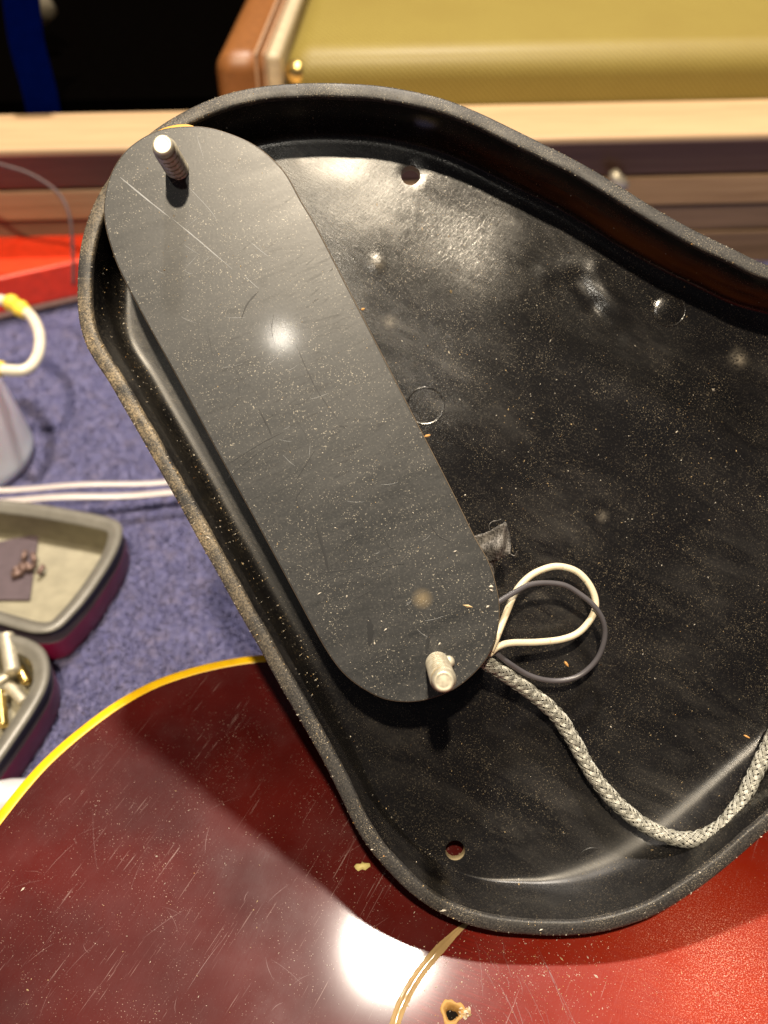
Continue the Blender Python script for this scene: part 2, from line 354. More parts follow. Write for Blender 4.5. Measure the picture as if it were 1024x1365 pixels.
def build_guard():
    root = empty('pickguard', (0, 0, ZB), G)
    tag(root, 'upturned black moulded plastic pickguard with raised rim, seen from its hollow dusty back', 'pickguard')
    n = len(O); V = []; Fs = []; FM = []; rings = []
    for k in range(19):
        rings.append(len(V))
        for i in range(n):
            off, z = prof_at(i)[k]
            s = i / n * 2 * math.pi
            if k in (9, 10, 11): off += .004 * math.sin(s * 37 + math.sin(s * 11) * 2) + rnd.uniform(-.003, .003)
            if 5 <= k <= 10: z += .003 * math.sin(s * 23 + 1) + rnd.uniform(-.001, .001)
            if k > 12: z += float(rise(O[i].x + NI[i].x * off, O[i].y + NI[i].y * off)) * (k - 12) / 6
            V.append(Vector((O[i].x + NI[i].x * off, O[i].y + NI[i].y * off, z)))
    for k in range(18):
        a, b = rings[k], rings[k + 1]
        for i in range(n):
            Fs.append((a + i, a + (i + 1) % n, b + (i + 1) % n, b + i)); FM.append(1 if 4 <= k <= 10 else 0)
    inner = V[rings[-1]:rings[-1] + n]; outer = V[rings[0]:rings[0] + n]
    # hole rings (top and bottom)
    hr_top = []; hr_bot = []
    for (c, r) in HOLES:
        m = 28; t = len(V); 
        for k in range(m):
            a = 2 * math.pi * k / m; x = c.x + r * math.cos(a); y = c.y + r * math.sin(a); V.append(Vector((x, y, ZF + float(floor_h(x, y)))))
        b = len(V)
        for k in range(m):
            a = 2 * math.pi * k / m; x = c.x + r * math.cos(a) * .97; y = c.y + r * math.sin(a) * .97; V.append(Vector((x, y, ZB)))
        for k in range(m): Fs.append((t + k, t + (k + 1) % m, b + (k + 1) % m, b + k)); FM.append(2)
        hr_top.append((t, m)); hr_bot.append((b, m))
    def sheet(base, step, hr, bottom):
        bound = list(range(base, base + n))
        P = [V[i] for i in bound]
        xs = np.arange(min(p.x for p in P), max(p.x for p in P), step); ys = np.arange(min(p.y for p in P), max(p.y for p in P), step)
        X, Y = np.meshgrid(xs, ys); X = X.ravel(); Y = Y.ravel()
        X = X + .3 * step * np.sin(Y * 91.7); 
        ins = inpoly(X, Y, [P[i] + NI[i] * .05 for i in range(n)])
        for (c, r) in HOLES: ins &= (X - c.x) ** 2 + (Y - c.y) ** 2 > (r + .045) ** 2
        X, Y = X[ins], Y[ins]
        ids = list(bound); co = [Vector((p.x, p.y)) for p in P]; edges = [(i, (i + 1) % n) for i in range(n)]
        for (t, m) in hr:
            s0 = len(co)
            for k in range(m): co.append(Vector((V[t + k].x, V[t + k].y))); ids.append(t + k); edges.append((s0 + k, s0 + (k + 1) % m))
        start = len(V)
        for x, y in zip(X, Y): co.append(Vector((x, y))); ids.append(len(V)); V.append(Vector((x, y, ZB if bottom else ZF)))
        r = geometry.delaunay_2d_cdt(co, edges, [], 0, 1e-6, True)
        rv, rf, orig = r[0], r[2], r[3]
        mp = []
        for q, o in enumerate(orig):
            if o: mp.append(ids[o[0]])
            else: mp.append(len(V)); V.append(Vector((rv[q].x, rv[q].y, ZB if bottom else ZF)))
        cx = np.array([sum(rv[k].x for k in f) / 3 for f in rf]); cy = np.array([sum(rv[k].y for k in f) / 3 for f in rf])
        ok = inpoly(cx, cy, P)
        for (t, m) in hr: ok &= ~inpoly(cx, cy, [V[t + k] for k in range(m)])
        for f, o in zip(rf, ok):
            if o: Fs.append(tuple(mp[k] for k in f)); FM.append(0)
        if not bottom:
            N2 = len(X)
            d = np.full(N2, 9.0)
            ip = np.array([(p.x, p.y) for p in P])
            for k in range(0, N2, 4000):
                d[k:k + 4000] = np.sqrt(((X[k:k + 4000, None] - ip[None, :, 0]) ** 2 + (Y[k:k + 4000, None] - ip[None, :, 1]) ** 2).min(1))
            w = np.clip(d / .7, 0, 1); w = w * w * (3 - 2 * w); H = (floor_h(X, Y) - rise(X, Y)) * w + rise(X, Y)
            for k in range(N2): V[start + k].z += H[k]
            print('floor points', N2, 'verts', len(V))
    sheet(rings[-1], .085, hr_top, False)
    sheet(rings[0], .8, hr_bot, True)
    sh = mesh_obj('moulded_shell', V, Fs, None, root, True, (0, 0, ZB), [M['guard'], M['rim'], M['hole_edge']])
    # material indices survive recalc order
    for p, k in zip(sh.data.polygons, FM): p.material_index = k
    autosmooth(sh, 60)
    # ejector marks of the mould
    for (px, py, r, h, dome) in ((892, 413, .255, .014, .028), (567, 541, .290, .006, 0.0), (790, 1151, .240, .006, .004)):
        c = g(px, py, ZF); z0 = ZF + float(floor_h(c.x, c.y)); V2 = []; F2 = []; m = 40
        prof = [(r * 1.05, -.03), (r * 1.045, h * .5), (r * 1.0, h), (r * .95, h * .2)] + [(r * q, h * .2 + dome * (1 - q * q)) for q in (.9, .75, .6, .45, .3, .15, .05)]
        for rr, z in prof:
            for k in range(m):
                a = 2 * math.pi * k / m; x = c.x + rr * math.cos(a); y = c.y + rr * math.sin(a); V2.append(Vector((x, y, ZF + float(floor_h(x, y)) + z)))
        for q in range(len(prof) - 1):
            for k in range(m): F2.append((q * m + k, q * m + (k + 1) % m, (q + 1) * m + (k + 1) % m, (q + 1) * m + k))
        F2.append(tuple(range((len(prof) - 1) * m, len(prof) * m)))
        mesh_obj('mould_mark', V2, F2, M['guard'], root, True, (0, 0, ZB))
    return root
guard = build_guard()

# ------------------------------------------------------------------ pickup
PL = [(245,168),(275,169),(305,177),(335,190),(360,208),(382,232),(402,268),(420,298),(450,356),(501,455),(550,551),(597,642),(633,715),(650,745),(660,773),(666,805),(665,835),
 (656,865),(640,890),(612,915),(583,929),(550,936),(515,933),(485,919),(460,900),(440,875),(418,838),(390,786),(343,699),(290,603),(241,512),(190,420),(160,362),(147,327),(140,300),(138,275),(142,248),(152,222),(168,200),(190,183),(215,172)]
def build_pickup():
    root = empty('pickup', (0, 0, ZF), G)
    tag(root, 'long round-ended pickup with scratched grey back plate, two screws and braided cable', 'pickup')
    org = (0, 0, ZF)
    P = spline([g(x, y, 0) for x, y in PL], 260, True)
    for p in P: p.z = 0
    V, Fs = prism(P, -.13, .0, .022)
    pl = mesh_obj('back_plate', V, Fs, None, root, False, org, [M['plate'], M['plate_edge']])
    for p in pl.data.polygons:
        if p.index < len(P) * 3: p.material_index = 1
    NP = inward(P); Q = [p + q * .10 for p, q in zip(P, NP)]
    V, Fs = prism(Q, ZF + .02, -.131)
    s = mesh_obj('pickup_case', V, Fs, M['pickup_side'], root, True, org); autosmooth(s, 50)
    # marks worn into the plate: pale and dark hairlines standing a hair proud of it
    def ribbon(pts, w, V, Fs, n=14):
        P2 = spline([g(x, y, 0) for x, y in pts], n); b = len(V)
        for i, p in enumerate(P2):
            t = (P2[min(i + 1, n - 1)] - P2[max(i - 1, 0)]).normalized(); q = Vector((-t.y, t.x, 0)); f = math.sin(math.pi * (i + .35) / (n - .3)) ** .6
            hw = w * f * rnd.uniform(.6, 1.15) / 2.8
            V += [Vector((p.x - q.x * hw, p.y - q.y * hw, .0006)), Vector((p.x, p.y, .0016)), Vector((p.x + q.x * hw, p.y + q.y * hw, .0006))]
        for i in range(n - 1):
            a = b + i * 3; Fs += [(a, a + 1, a + 4, a + 3), (a + 1, a + 2, a + 5, a + 4)]
    V, Fs = [], []
    for pts, w in (([(160,236),(195,265),(228,291)], .026), ([(229,291),(262,318),(290,342),(310,359)], .020), ([(325,367),(345,385)], .012),
                   ([(252,250),(280,280),(290,295)], .010), ([(333,322),(350,336),(358,342)], .013), ([(262,180),(272,212)], .008)): ribbon(pts, w, V, Fs)
    for k in range(26):
        x = rnd.uniform(200, 600); y = 300 + (x - 200) * 1.35 + rnd.uniform(-70, 70); a = rnd.gauss(-.35, .5); L = rnd.uniform(8, 30)
        ribbon([(x, y), (x + L * .5 * math.cos(a), y + L * .5 * math.sin(a) + 1), (x + L * math.cos(a), y + L * math.sin(a))], .006, V, Fs, 6)
    mesh_obj('pale_scratches', V, Fs, M['white_scratch'], root, True, org)
    DK = 1.7; V, Fs = [], []
    for pts, w in (([(345,388),(330,405),(322,425)], .022), ([(393,455),(420,515),(452,562)], .012), ([(365,420),(362,440),(368,462)], .008),
                   ([(421,700),(432,735),(438,762)], .045), ([(491,822),(494,842),(492,862)], .085), ([(345,545),(358,570),(362,582)], .03), ([(305,618),(350,590),(380,575)], .015),
                   ([(405,650),(395,665),(402,680)], .02), ([(420,600),(395,640)], .012), ([(398,770),(440,762),(536,752),(535,754)], .012), ([(470,700),(476,712),(468,716)], .03),
                   ([(511,712),(520,730),(530,728)], .02), ([(574,700),(584,714),(600,722)], .02), ([(465,893),(510,875),(560,858),(575,868)], .012), ([(578,755),(600,790),(625,782)], .008),
                   ([(300,640),(350,600),(395,580)], .01), ([(405,788),(450,768),(520,740),(560,720)], .01), ([(430,812),(470,800),(520,772)], .01), ([(572,845),(570,858),(569,872)], .055)): ribbon(pts, w * DK, V, Fs)
    for k in range(60):
        x = rnd.uniform(260, 560); y = 520 + (x - 260) * .75 + rnd.uniform(-110, 120); a = rnd.choice((rnd.gauss(-.35, .25), rnd.gauss(-.35, .2), rnd.gauss(1.1, .3))); L = rnd.uniform(8, 46)
        ribbon([(x, y), (x + L * .5 * math.cos(a), y + L * .5 * math.sin(a) + rnd.uniform(-2, 2)), (x + L * math.cos(a), y + L * math.sin(a))], rnd.uniform(.004, .010), V, Fs, 7)
    inside = [f for f in Fs]
    mesh_obj('dark_scuffs', V, inside, M['dark_scratch'], root, True, org)
    # screws: threaded stud standing on the plate
    def screw_paint(o, m, rows, h, r):       # grime sits in the thread grooves
        for p in o.data.polygons:
            if p.index < m * rows:
                j, k = divmod(p.index, m); z = -.05 + (h - .03) * (j + .5) / rows; ph = ((z / .15) - k / m) % 1.0
                if (1 - abs(2 * ph - 1)) > (.62 if h < 1.2 else .42) and z < h - .10: p.material_index = 1
        return o
    def screw(px, py, h, r, lean=(0, 0)):
        c = g(px, py, 0); V, Fs = [], []; m = 28; turns = (h - .05) / .15; rows = int(turns * 12) + 1; L = []
        for j in range(rows + 1):
            z = -.05 + (h - .03) * j / rows
            for k in range(m):
                a = 2 * math.pi * k / m; ph = ((z / .15) - k / m) % 1.0
                rr = r - .048 * (1 - abs(2 * ph - 1)) ** 1.2
                if z > h - .13: rr = min(rr, r - .02)
                V.append(Vector((c.x + rr * math.cos(a) + lean[0] * z, c.y + rr * math.sin(a) + lean[1] * z, z)))
        for j in range(rows):
            for k in range(m): Fs.append((j * m + k, j * m + (k + 1) % m, (j + 1) * m + (k + 1) % m, (j + 1) * m + k))
        for q, (rr, zz) in enumerate(((r - .03, h - .035), (r - .045, h - .010), (r - .058, h - .002), (r - .075, h - .008), (r - .10, h - .006), (.03, h - .004))):
            b = len(V)
            for k in range(m):
                a = 2 * math.pi * k / m; V.append(Vector((c.x + rr * math.cos(a) + lean[0] * zz, c.y + rr * math.sin(a) + lean[1] * zz, zz)))
            for k in range(m): Fs.append((b - m + k, b - m + (k + 1) % m, b + (k + 1) % m, b + k))
        Fs.append(tuple(range(len(V) - m, len(V))))
        return screw_paint(autosmooth(mesh_obj('mounting_screw', V, Fs, None, root, True, org, [M['screw'], M['groove']]), 60), m, rows, h, r)
    screw(236.5, 226, .95, .168)
    screw(583, 884, 1.5, .172)
    # little lug beside the lower screw
    c = g(598, 882, 0); V, Fs = [], []
    for z, rr in ((-.02, .09), (.05, .085), (.08, .06), (.085, .02)):
        for k in range(14):
            a = 2 * math.pi * k / 14; V.append(Vector((c.x + rr * math.cos(a), c.y + rr * math.sin(a), z)))
    for j in range(3):
        for k in range(14): Fs.append((j * 14 + k, j * 14 + (k + 1) % 14, (j + 1) * 14 + (k + 1) % 14, (j + 1) * 14 + k))
    Fs.append(tuple(range(42, 56))); mesh_obj('small_lug', V, Fs, M['screw'], root, True, org)
    # yellow shim showing between plate and rim
    sh = spline([g(x, y, -.07) for x, y in ((183,196),(200,181),(222,170),(248,166),(262,172),(240,178),(212,186),(196,198))], 60, True)
    V, Fs = prism([Vector((p.x, p.y, 0)) for p in sh], -.14, -.05, .01)
    mesh_obj('yellow_shim', V, Fs, M['shim'], root, True, org)
    # wires
    def wire(name, pts, r, mat, n=120):
        P = spline([g(x, y, z) for x, y, z in pts], n); V, Fs = tube(P, r, 14); return mesh_obj(name, V, Fs, mat, root, True, org)
    wire('lead_wire', [(654,868,-.30),(661,852,-.36),(674,820,-.5),(687,790,-.62),(704,770,-.7),(724,759,-.74),(745,755,-.76),(769,762,-.78),(786,780,-.78),(794,802,-.78),(790,821,-.76),(773,842,-.74),(750,852,-.72),(717,856,-.66),(682,857,-.55),(664,862,-.42),(652,872,-.34)], .052, M['wire_white'])
    wire('lead_wire', [(650,812,-.24),(665,802,-.30),(687,789,-.42),(705,780,-.52),(726,777,-.58),(752,780,-.62),(773,792,-.64),(792,808,-.66),(804,828,-.72),(806,851,-.78),(797,877,-.84),(778,897,-.88),(757,906,-.88),(731,907,-.86),(705,900,-.78),(680,885,-.62),(658,868,-.48),(645,858,-.40)], .041, M['wire_dark'])
    # braided screened cable
    pts = [(636,874,-.40),(648,883,-.46),(673,899,-.66),(709,924,-.88),(741,952,-1.0),(764,986,-1.04),(787,1027,-1.05),(815,1063,-1.03),(850,1094,-.98),(886,1113,-.86),(922,1119,-.76),(959,1104,-.72),(988,1068,-.76),(1007,1031,-.84),(1026,992,-.92),(1048,945,-1.0),(1066,890,-1.04),(1085,820,-1.06)]
    path = spline([g(*p) for p in pts], 560)
    T, fr = frames(path); n = len(path)
    Ls = [0.0]
    for i in range(1, n): Ls.append(Ls[-1] + (path[i] - path[i - 1]).length)
    def rad(i): 
        s = Ls[i]; return .078 + .024 * min(1, s / .9)
    V, Fs = tube(path, lambda t: rad(min(n - 1, int(t * (n - 1)))) - .010, 12); mesh_obj('cable_core', V, Fs, M['core'], root, True, org)
    V, Fs = [], []
    CAR, LEAD = 8, .86
    for sgn in (1, -1):
        for c in range(CAR):
            for w in range(3):
                b = len(V); cnt = 0
                for i in range(n):
                    ph = 2 * math.pi * (sgn * Ls[i] / LEAD + c / CAR) + (w - 1.0) * .19
                    # over-two under-two weave
                    cross = CAR * (Ls[i] / LEAD) + sgn * 0 + c
                    over = math.sin(math.pi * (2 * CAR * Ls[i] / LEAD) / 2 + (c * math.pi / 2 if sgn > 0 else c * math.pi / 2 + math.pi))
                    fray = max(0, 1 - Ls[i] / .5)
                    r = rad(i) + .0100 * max(-1, min(1, over * 1.5)) + fray * .02 * math.sin(c * 5 + w * 3 + i * .2)
                    r *= 1 + .03 * math.sin(Ls[i] * 4.3) + .02 * math.sin(Ls[i] * 11 + c); ph += .06 * math.sin(Ls[i] * 2.7 + c * 1.9)
                    u, v = fr[i]; dr = u * math.cos(ph) + v * math.sin(ph); sd = T[i].cross(dr)
                    p = path[i] + dr * r; hw = .0072
                    V += [p + dr * hw, p + sd * hw, p - dr * hw * .6, p - sd * hw]
                for i in range(n - 1):
                    a = b + i * 4
                    for k in range(3): 
                        kk = (3, 0, 1)[k]; k2 = (kk + 1) % 4; Fs.append((a + kk, a + k2, a + 4 + k2, a + 4 + kk))
    o = mesh_obj('braided_shield', V, Fs, M['braid'], root, True, org); o['kind'] = 'stuff'
    # folded flag of cloth tape
    V, Fs = [], []
    quad = [[(626,716,-.34),(652,708,-.16),(671,695,-.04)], [(632,724,-.36),(657,716,-.20),(675,703,-.10)], [(640,738,-.38),(661,729,-.12),(680,719,-.20)], [(650,752,-.4),(664,744,-.32),(681,738,-.16)]]
    rows = [spline([g(*p) for p in r], 13) for r in quad]
    cols = [spline([rows[j][i] for j in range(4)], 13) for i in range(13)]
    for i in range(13):
        for j in range(13):
            p = cols[i][j].copy(); d = abs((i / 12) - (.95 - .6 * j / 12)); p.z += .20 * math.exp(-(d / .12) ** 2) + rnd.uniform(-.006, .006)
            p.x += rnd.uniform(-.006, .006); p.y += rnd.uniform(-.006, .006); V.append(p)
    for i in range(12):
        for j in range(12): Fs.append((i * 13 + j, i * 13 + j + 1, (i + 1) * 13 + j + 1, (i + 1) * 13 + j))
    tp = mesh_obj('cloth_tape', V, Fs, M['tape'], root, True, org)
    m = tp.modifiers.new('thickness', 'SOLIDIFY'); m.thickness = .018 * S
    V, Fs = [], []
    A = spline([g(*p) for p in ((646,742,-.30),(652,758,-.42),(657,775,-.5))], 8); B = spline([g(*p) for p in ((663,742,-.40),(661,756,-.5),(659,772,-.56))], 8)
    for a, b in zip(A, B): V += [a, (a + b) / 2 + Vector((0, 0, .05)), b]
    for i in range(7): Fs += [(i * 3, i * 3 + 1, i * 3 + 4, i * 3 + 3), (i * 3 + 1, i * 3 + 2, i * 3 + 5, i * 3 + 4)]
    tp2 = mesh_obj('cloth_tape', V, Fs, M['tape'], root, True, org); m = tp2.modifiers.new('thickness', 'SOLIDIFY'); m.thickness = .018 * S
    for pts in ([(653,707,-.15),(652,700,-.08),(657,695,-.05),(664,694,-.02),(668,692,0)], [(680,738,-.2),(686,741,-.2),(688,738,-.15),(689,735,-.12)]):
        V, Fs = tube(spline([g(*p) for p in pts], 16), .006, 6); th = mesh_obj('loose_thread', V, Fs, M['tape'], tp, True, org)
    return root
pickup = build_pickup()

# ------------------------------------------------------------------ guitar body
ZG = 4.5
def at_body(px, py): return at_z(px, py, ZG)
ctr = sum((at_body(*p) for p in ((525,1365),(560,1300),(620,1235))), Vector()) / 3
EDGE = [(-260,1500),(-140,1270),(-60,1155),(0,1077),(30,1040),(60,1008),(100,973),(150,936),(200,908),(250,890),(300,878),(350,871),(420,868),(520,878),(640,900),(780,935),(920,985)]
edge = [at_body(*p) for p in EDGE]
far = [Vector((11, 2, ZG)), Vector((14.5, -3, ZG)), Vector((15, -9, ZG)), Vector((12, -16, ZG)), Vector((5, -21, ZG)), Vector((-4, -22, ZG)), Vector((-11, -19, ZG))]
BO = spline(edge + far, 420, True)
for p in BO: p.z = 0
SEAM = [(627,1228),(612,1240),(590,1262),(570,1285),(553,1308),(540,1332),(530,1356),(524,1385),(520,1430),(525,1500)]
def body_mat():
    n = NT('cherry_lacquer')
    o = empty  # silence
    x, y, z = n.xyz()
    # unfaded area lies right of the seam arc: circle fitted through three points of it
    a, b, c = [at_body(*p) for p in ((612,1240),(560,1298),(524,1385))]
    ax, ay, bx, by, cx, cy = a.x, a.y, b.x, b.y, c.x, c.y
    d = 2 * (ax * (by - cy) + bx * (cy - ay) + cx * (ay - by))
    ux = ((ax**2 + ay**2) * (by - cy) + (bx**2 + by**2) * (cy - ay) + (cx**2 + cy**2) * (ay - by)) / d
    uy = ((ax**2 + ay**2) * (cx - bx) + (bx**2 + by**2) * (ax - cx) + (cx**2 + cy**2) * (bx - ax)) / d
    rr = math.hypot(ax - ux, ay - uy)
    print('seam circle', ux, uy, rr)
    dx = n.math('SUBTRACT', x, ux - BORG.x); dy = n.math('SUBTRACT', y, uy - BORG.y)
    dist = n.math('SQRT', n.math('ADD', n.math('MULTIPLY', dx, dx), n.math('MULTIPLY', dy, dy)))
    ins = n.rmp(n.math('ADD', dist, n.rmp(n.noise(3, 3), 0, 1, -.1, .1)), rr - .12, rr + .05, 1, 0)
    ins = n.math('MAXIMUM', ins, n.rmp(x, ux - BORG.x - .1, ux - BORG.x + .3, 0, 1))
    # colour burst: brighter red towards the right
    p_red = at_body(960, 1330); p_red -= BORG
    burst = n.dist((p_red.x, p_red.y, 4.5), 3.9, .9)
    grain = n.noise(4, 5, .6, n.rotwarp(math.radians(20), (.5, 9, 1)))
    dark = n.mix(n.rmp(n.noise(.5, 3), .3, .7), (.036, .0026, .002), (.070, .005, .0035))
    redc = n.mix(burst, (.085, .005, .003), (.31, .021, .003))
    redc = n.mix(n.rmp(grain, .45, .65, 0, .45), redc, (.20, .008, .004))
    col = n.mix(ins, dark, redc)
    # haze of wear and dust
    hz = n.math('MULTIPLY', n.rmp(n.noise(.8, 5, .65), .45, .7), .03)
    col = n.mix(hz, col, (.32, .26, .27))
    pd = at_body(960, 1290) - BORG
    powder = n.math('MULTIPLY', n.dist((pd.x, pd.y, 4.5), 1.7, .9), n.rmp(n.noise(46, 2, .9), .53, .66))
    powder = n.math('MULTIPLY', powder, n.rmp(n.noise(1.3, 4, .6), .3, .55, .3, 1))
    col = n.mix(n.math('MULTIPLY', powder, .65), col, (.80, .56, .44))
    spk = n.math('MULTIPLY', n.rmp(n.noise(42, 1, .5), .69, .75), n.rmp(n.noise(1.2, 4, .7), .42, .6, .1, 1))
    col = n.mix(n.math('MULTIPLY', spk, .6), col, (.65, .5, .42))
    s1 = n.noise(3, 3, .6, n.rotwarp(math.radians(-62), (.35, 16, 1)), .25)
    s2 = n.noise(5, 4, .6, n.rotwarp(math.radians(-75), (.5, 20, 1)), .3)
    s3 = n.noise(4, 4, .6, n.rotwarp(math.radians(-35), (.4, 18, 1)), .4)
    sc = n.math('MULTIPLY', n.rmp(s1, .66, .72), n.rmp(n.noise(.9, 2), .4, .6))
    col = n.mix(n.math('MULTIPLY', sc, .5), col, (.42, .30, .28))
    bp = n.bump(n.math('ADD', n.math('ADD', s1, s2), s3), .30, .004)
    bp = n.bump(n.noise(26, 2, .6), .22, .003, bp)
    bp2 = n.bump(n.noise(.6, 3), .25, .05, bp)
    r = n.rmp(n.noise(.9, 5, .65), .3, .7, .32, .50)
    return n.set(col=col, rough=n.math('ADD', r, n.math('MULTIPLY', powder, .3)), normal=bp2, coat=.8, coatr=.075, spec=.10)
BORG = Vector((sum(p.x for p in BO) / len(BO), sum(p.y for p in BO) / len(BO), 0))
M['body'] = body_mat()
M['binding'] = plain('yellowed_binding', (.92, .52, .008), .3, coat=.6, sss=.1)
M['bodyside'] = plain('dark_cherry_side', (.07, .006, .004), .25, coat=1.0)
M['rawwood'] = plain('raw_hole_wood', (.42, .24, .07), .7)
M['dark'] = plain('dark_hollow', (.012, .007, .004), .9)
def build_guitar():
    root = empty('electric_guitar', (BORG.x, BORG.y, 0))
    tag(root, 'cherry red lacquered guitar body with yellow edge binding and bare screw hole, under the pickguard', 'guitar')
    org = (BORG.x, BORG.y, 0); N = inward(BO); n = len(BO); w = .20
    # top with slight crown at the edge, hole punched through
    hole = at_body(603, 1349); hr = .085
    inner = [p + q * w for p, q in zip(BO, N)]
    V = [Vector((p.x, p.y, ZG)) for p in inner]; m = 24; t = len(V)
    hv = []
    for k in range(m):
        a = 2 * math.pi * k / m; r = hr * (1 + .12 * math.sin(3 * a + 1) + rnd.uniform(-.06, .06)); hv.append((math.cos(a) * r, math.sin(a) * r))
        V.append(Vector((hole.x + hv[-1][0] * 1.9, hole.y + hv[-1][1] * 1.9, ZG)))
    co = [Vector((v.x, v.y)) for v in V]; edges = [(i, (i + 1) % n) for i in range(n)] + [(t + k, t + (k + 1) % m) for k in range(m)]
    r = geometry.delaunay_2d_cdt(co, edges, [], 0, 1e-6, True); Fs = []
    mp = [o[0] for o in r[3]]
    cx = np.array([sum(r[0][k].x for k in f) / 3 for f in r[2]]); cy = np.array([sum(r[0][k].y for k in f) / 3 for f in r[2]])
    ok = inpoly(cx, cy, V[:n]) & ~inpoly(cx, cy, V[t:t + m])
    for f, q in zip(r[2], ok):
        if q: Fs.append(tuple(mp[k] for k in f))
    b = len(V); V += [Vector((p.x, p.y, ZG - .3)) for p in inner]
    for i in range(n): Fs.append((i, (i + 1) % n, b + (i + 1) % n, b + i))
    top = mesh_obj('body_top', V, Fs, M['body'], root, False, org)
    # binding: rounded strip round the edge
    V, Fs = [], []; prof = [(w, ZG - .3), (w, ZG - .0), (w - .015, ZG + .004), (.05, ZG + .002), (.015, ZG - .02), (0, ZG - .055), (0, ZG - .6), (w, ZG - .6)]
    for off, z in prof: V += [Vector((p.x + q.x * off, p.y + q.y * off, z)) for p, q in zip(BO, N)]
    for j in range(len(prof) - 1):
        for i in range(n): Fs.append((j * n + i, j * n + (i + 1) % n, (j + 1) * n + (i + 1) % n, (j + 1) * n + i))
    mesh_obj('binding', V, Fs, M['binding'], root, True, org)
    V, Fs = [], []
    for off, z in ((.012, ZG - .6), (.012, .3), (.08, .08), (.3, .02)): V += [Vector((p.x + q.x * off, p.y + q.y * off, z)) for p, q in zip(BO, N)]
    for j in range(3):
        for i in range(n): Fs.append((j * n + i, j * n + (i + 1) % n, (j + 1) * n + (i + 1) % n, (j + 1) * n + i))
    Fs.append(tuple(range(3 * n, 4 * n))); mesh_obj('body_side', V, Fs, M['bodyside'], root, True, org)
    # screw hole with torn yellow wood
    V, Fs = [], []
    for f, z in ((2.05, ZG + .002), (1.75, ZG + .035), (1.45, ZG + .012), (1.1, ZG - .03), (.95, ZG - .16), (.9, ZG - 1.0)):
        for (hx, hy) in hv:
            k = 1 + rnd.uniform(-.05, .05); V.append(Vector((hole.x + hx * f * k, hole.y + hy * f * k, z + (rnd.uniform(-.012, .012) if z > ZG - .1 else 0))))
    for j in range(5):
        for k in range(m): Fs.append((j * m + k, j * m + (k + 1) % m, (j + 1) * m + (k + 1) % m, (j + 1) * m + k))
    Fs.append(tuple(range(5 * m, 6 * m)))
    mesh_obj('screw_hole', V, Fs, None, root, True, org, [M['rawwood'], M['dark']])
    h = C.objects[-1] if False else root.children[-1]
    for p in h.data.polygons:
        if p.index >= 4 * m: p.material_index = 1
    # ridge of old lacquer along the outline the pickguard left
    P = spline([at_body(*p) for p in SEAM], 70); V, Fs = [], []
    prof = [(-.085, .001), (-.065, .010), (-.045, .005), (-.03, .016), (.0, .022), (.03, .016), (.042, .004), (.058, .008), (.07, .001)]
    FM = []
    for i, p in enumerate(P):
        tt = (P[min(i + 1, 69)] - P[max(i - 1, 0)]).normalized(); q = Vector((-tt.y, tt.x, 0)); k = min(1, .35 + i / 22)
        for off, z in prof: V.append(p + q * off * k * rnd.uniform(.95, 1.05) + Vector((0, 0, z * rnd.uniform(.8, 1.2))))
    for i in range(69):
        for j in range(8): Fs.append((i * 9 + j, i * 9 + j + 1, (i + 1) * 9 + j + 1, (i + 1) * 9 + j)); FM.append(0)
    mesh_obj('lacquer_ridge', V, Fs, M['ridge'], root, True, org)
    # chip of pale filler near the guard's edge
    c = at_body(483, 1155); V, Fs = [], []
    for f, z in ((1, .002), (.8, .03), (.4, .05), (.1, .055)):
        for k in range(12):
            a = 2 * math.pi * k / 12; r = .095 * f * (1 + .25 * math.sin(2 * a + 1) + .2 * math.sin(5 * a)); V.append(c + Vector((math.cos(a) * r * 1.1, math.sin(a) * r * .8, z)))
    for j in range(3):
        for k in range(12): Fs.append((j * 12 + k, j * 12 + (k + 1) % 12, (j + 1) * 12 + (k + 1) % 12, (j + 1) * 12 + k))
    Fs.append(tuple(range(36, 48))); mesh_obj('bare_spot', V, Fs, M['chip'], root, True, org)
    # pale hairline scratches
    V, Fs = [], []
    for k in range(56):
        if k < 34: x = rnd.uniform(10, 520); y = 1090 + rnd.uniform(-20, 270); a = rnd.gauss(-1.0, .65)
        else: x = rnd.uniform(620, 760); y = rnd.uniform(1250, 1350); a = rnd.gauss(1.15, .15)
        L = rnd.uniform(8, 60) if rnd.random() < .8 else rnd.uniform(60, 110); n2 = 8
        A = at_body(x, y); B = at_body(x + L * math.cos(a), y + L * math.sin(a)); w2 = rnd.uniform(.0015, .0035); b = len(V)
        for i in range(n2):
            p = A.lerp(B, i / (n2 - 1)); t2 = (B - A).normalized(); q = Vector((-t2.y, t2.x, 0)); p = p + q * .02 * math.sin(i / (n2 - 1) * math.pi); hw = w2 * math.sin(math.pi * (i + .4) / n2)
            V += [p - q * hw + Vector((0, 0, .0008)), p + q * hw + Vector((0, 0, .0008))]
        for i in range(n2 - 1): Fs.append((b + i * 2, b + i * 2 + 1, b + i * 2 + 3, b + i * 2 + 2))
    o = mesh_obj('hairline_scratches', V, Fs, M['body_scratch'], root, True, org)
    return root
M['ridge'] = plain('old_lacquer_ridge', (.33, .22, .10), .16, coat=1.0)
M['chip'] = plain('pale_filler', (.62, .52, .20), .6)
M['body_scratch'] = plain('lacquer_scratch', (.13, .05, .045), .45)
guitar = build_guitar()

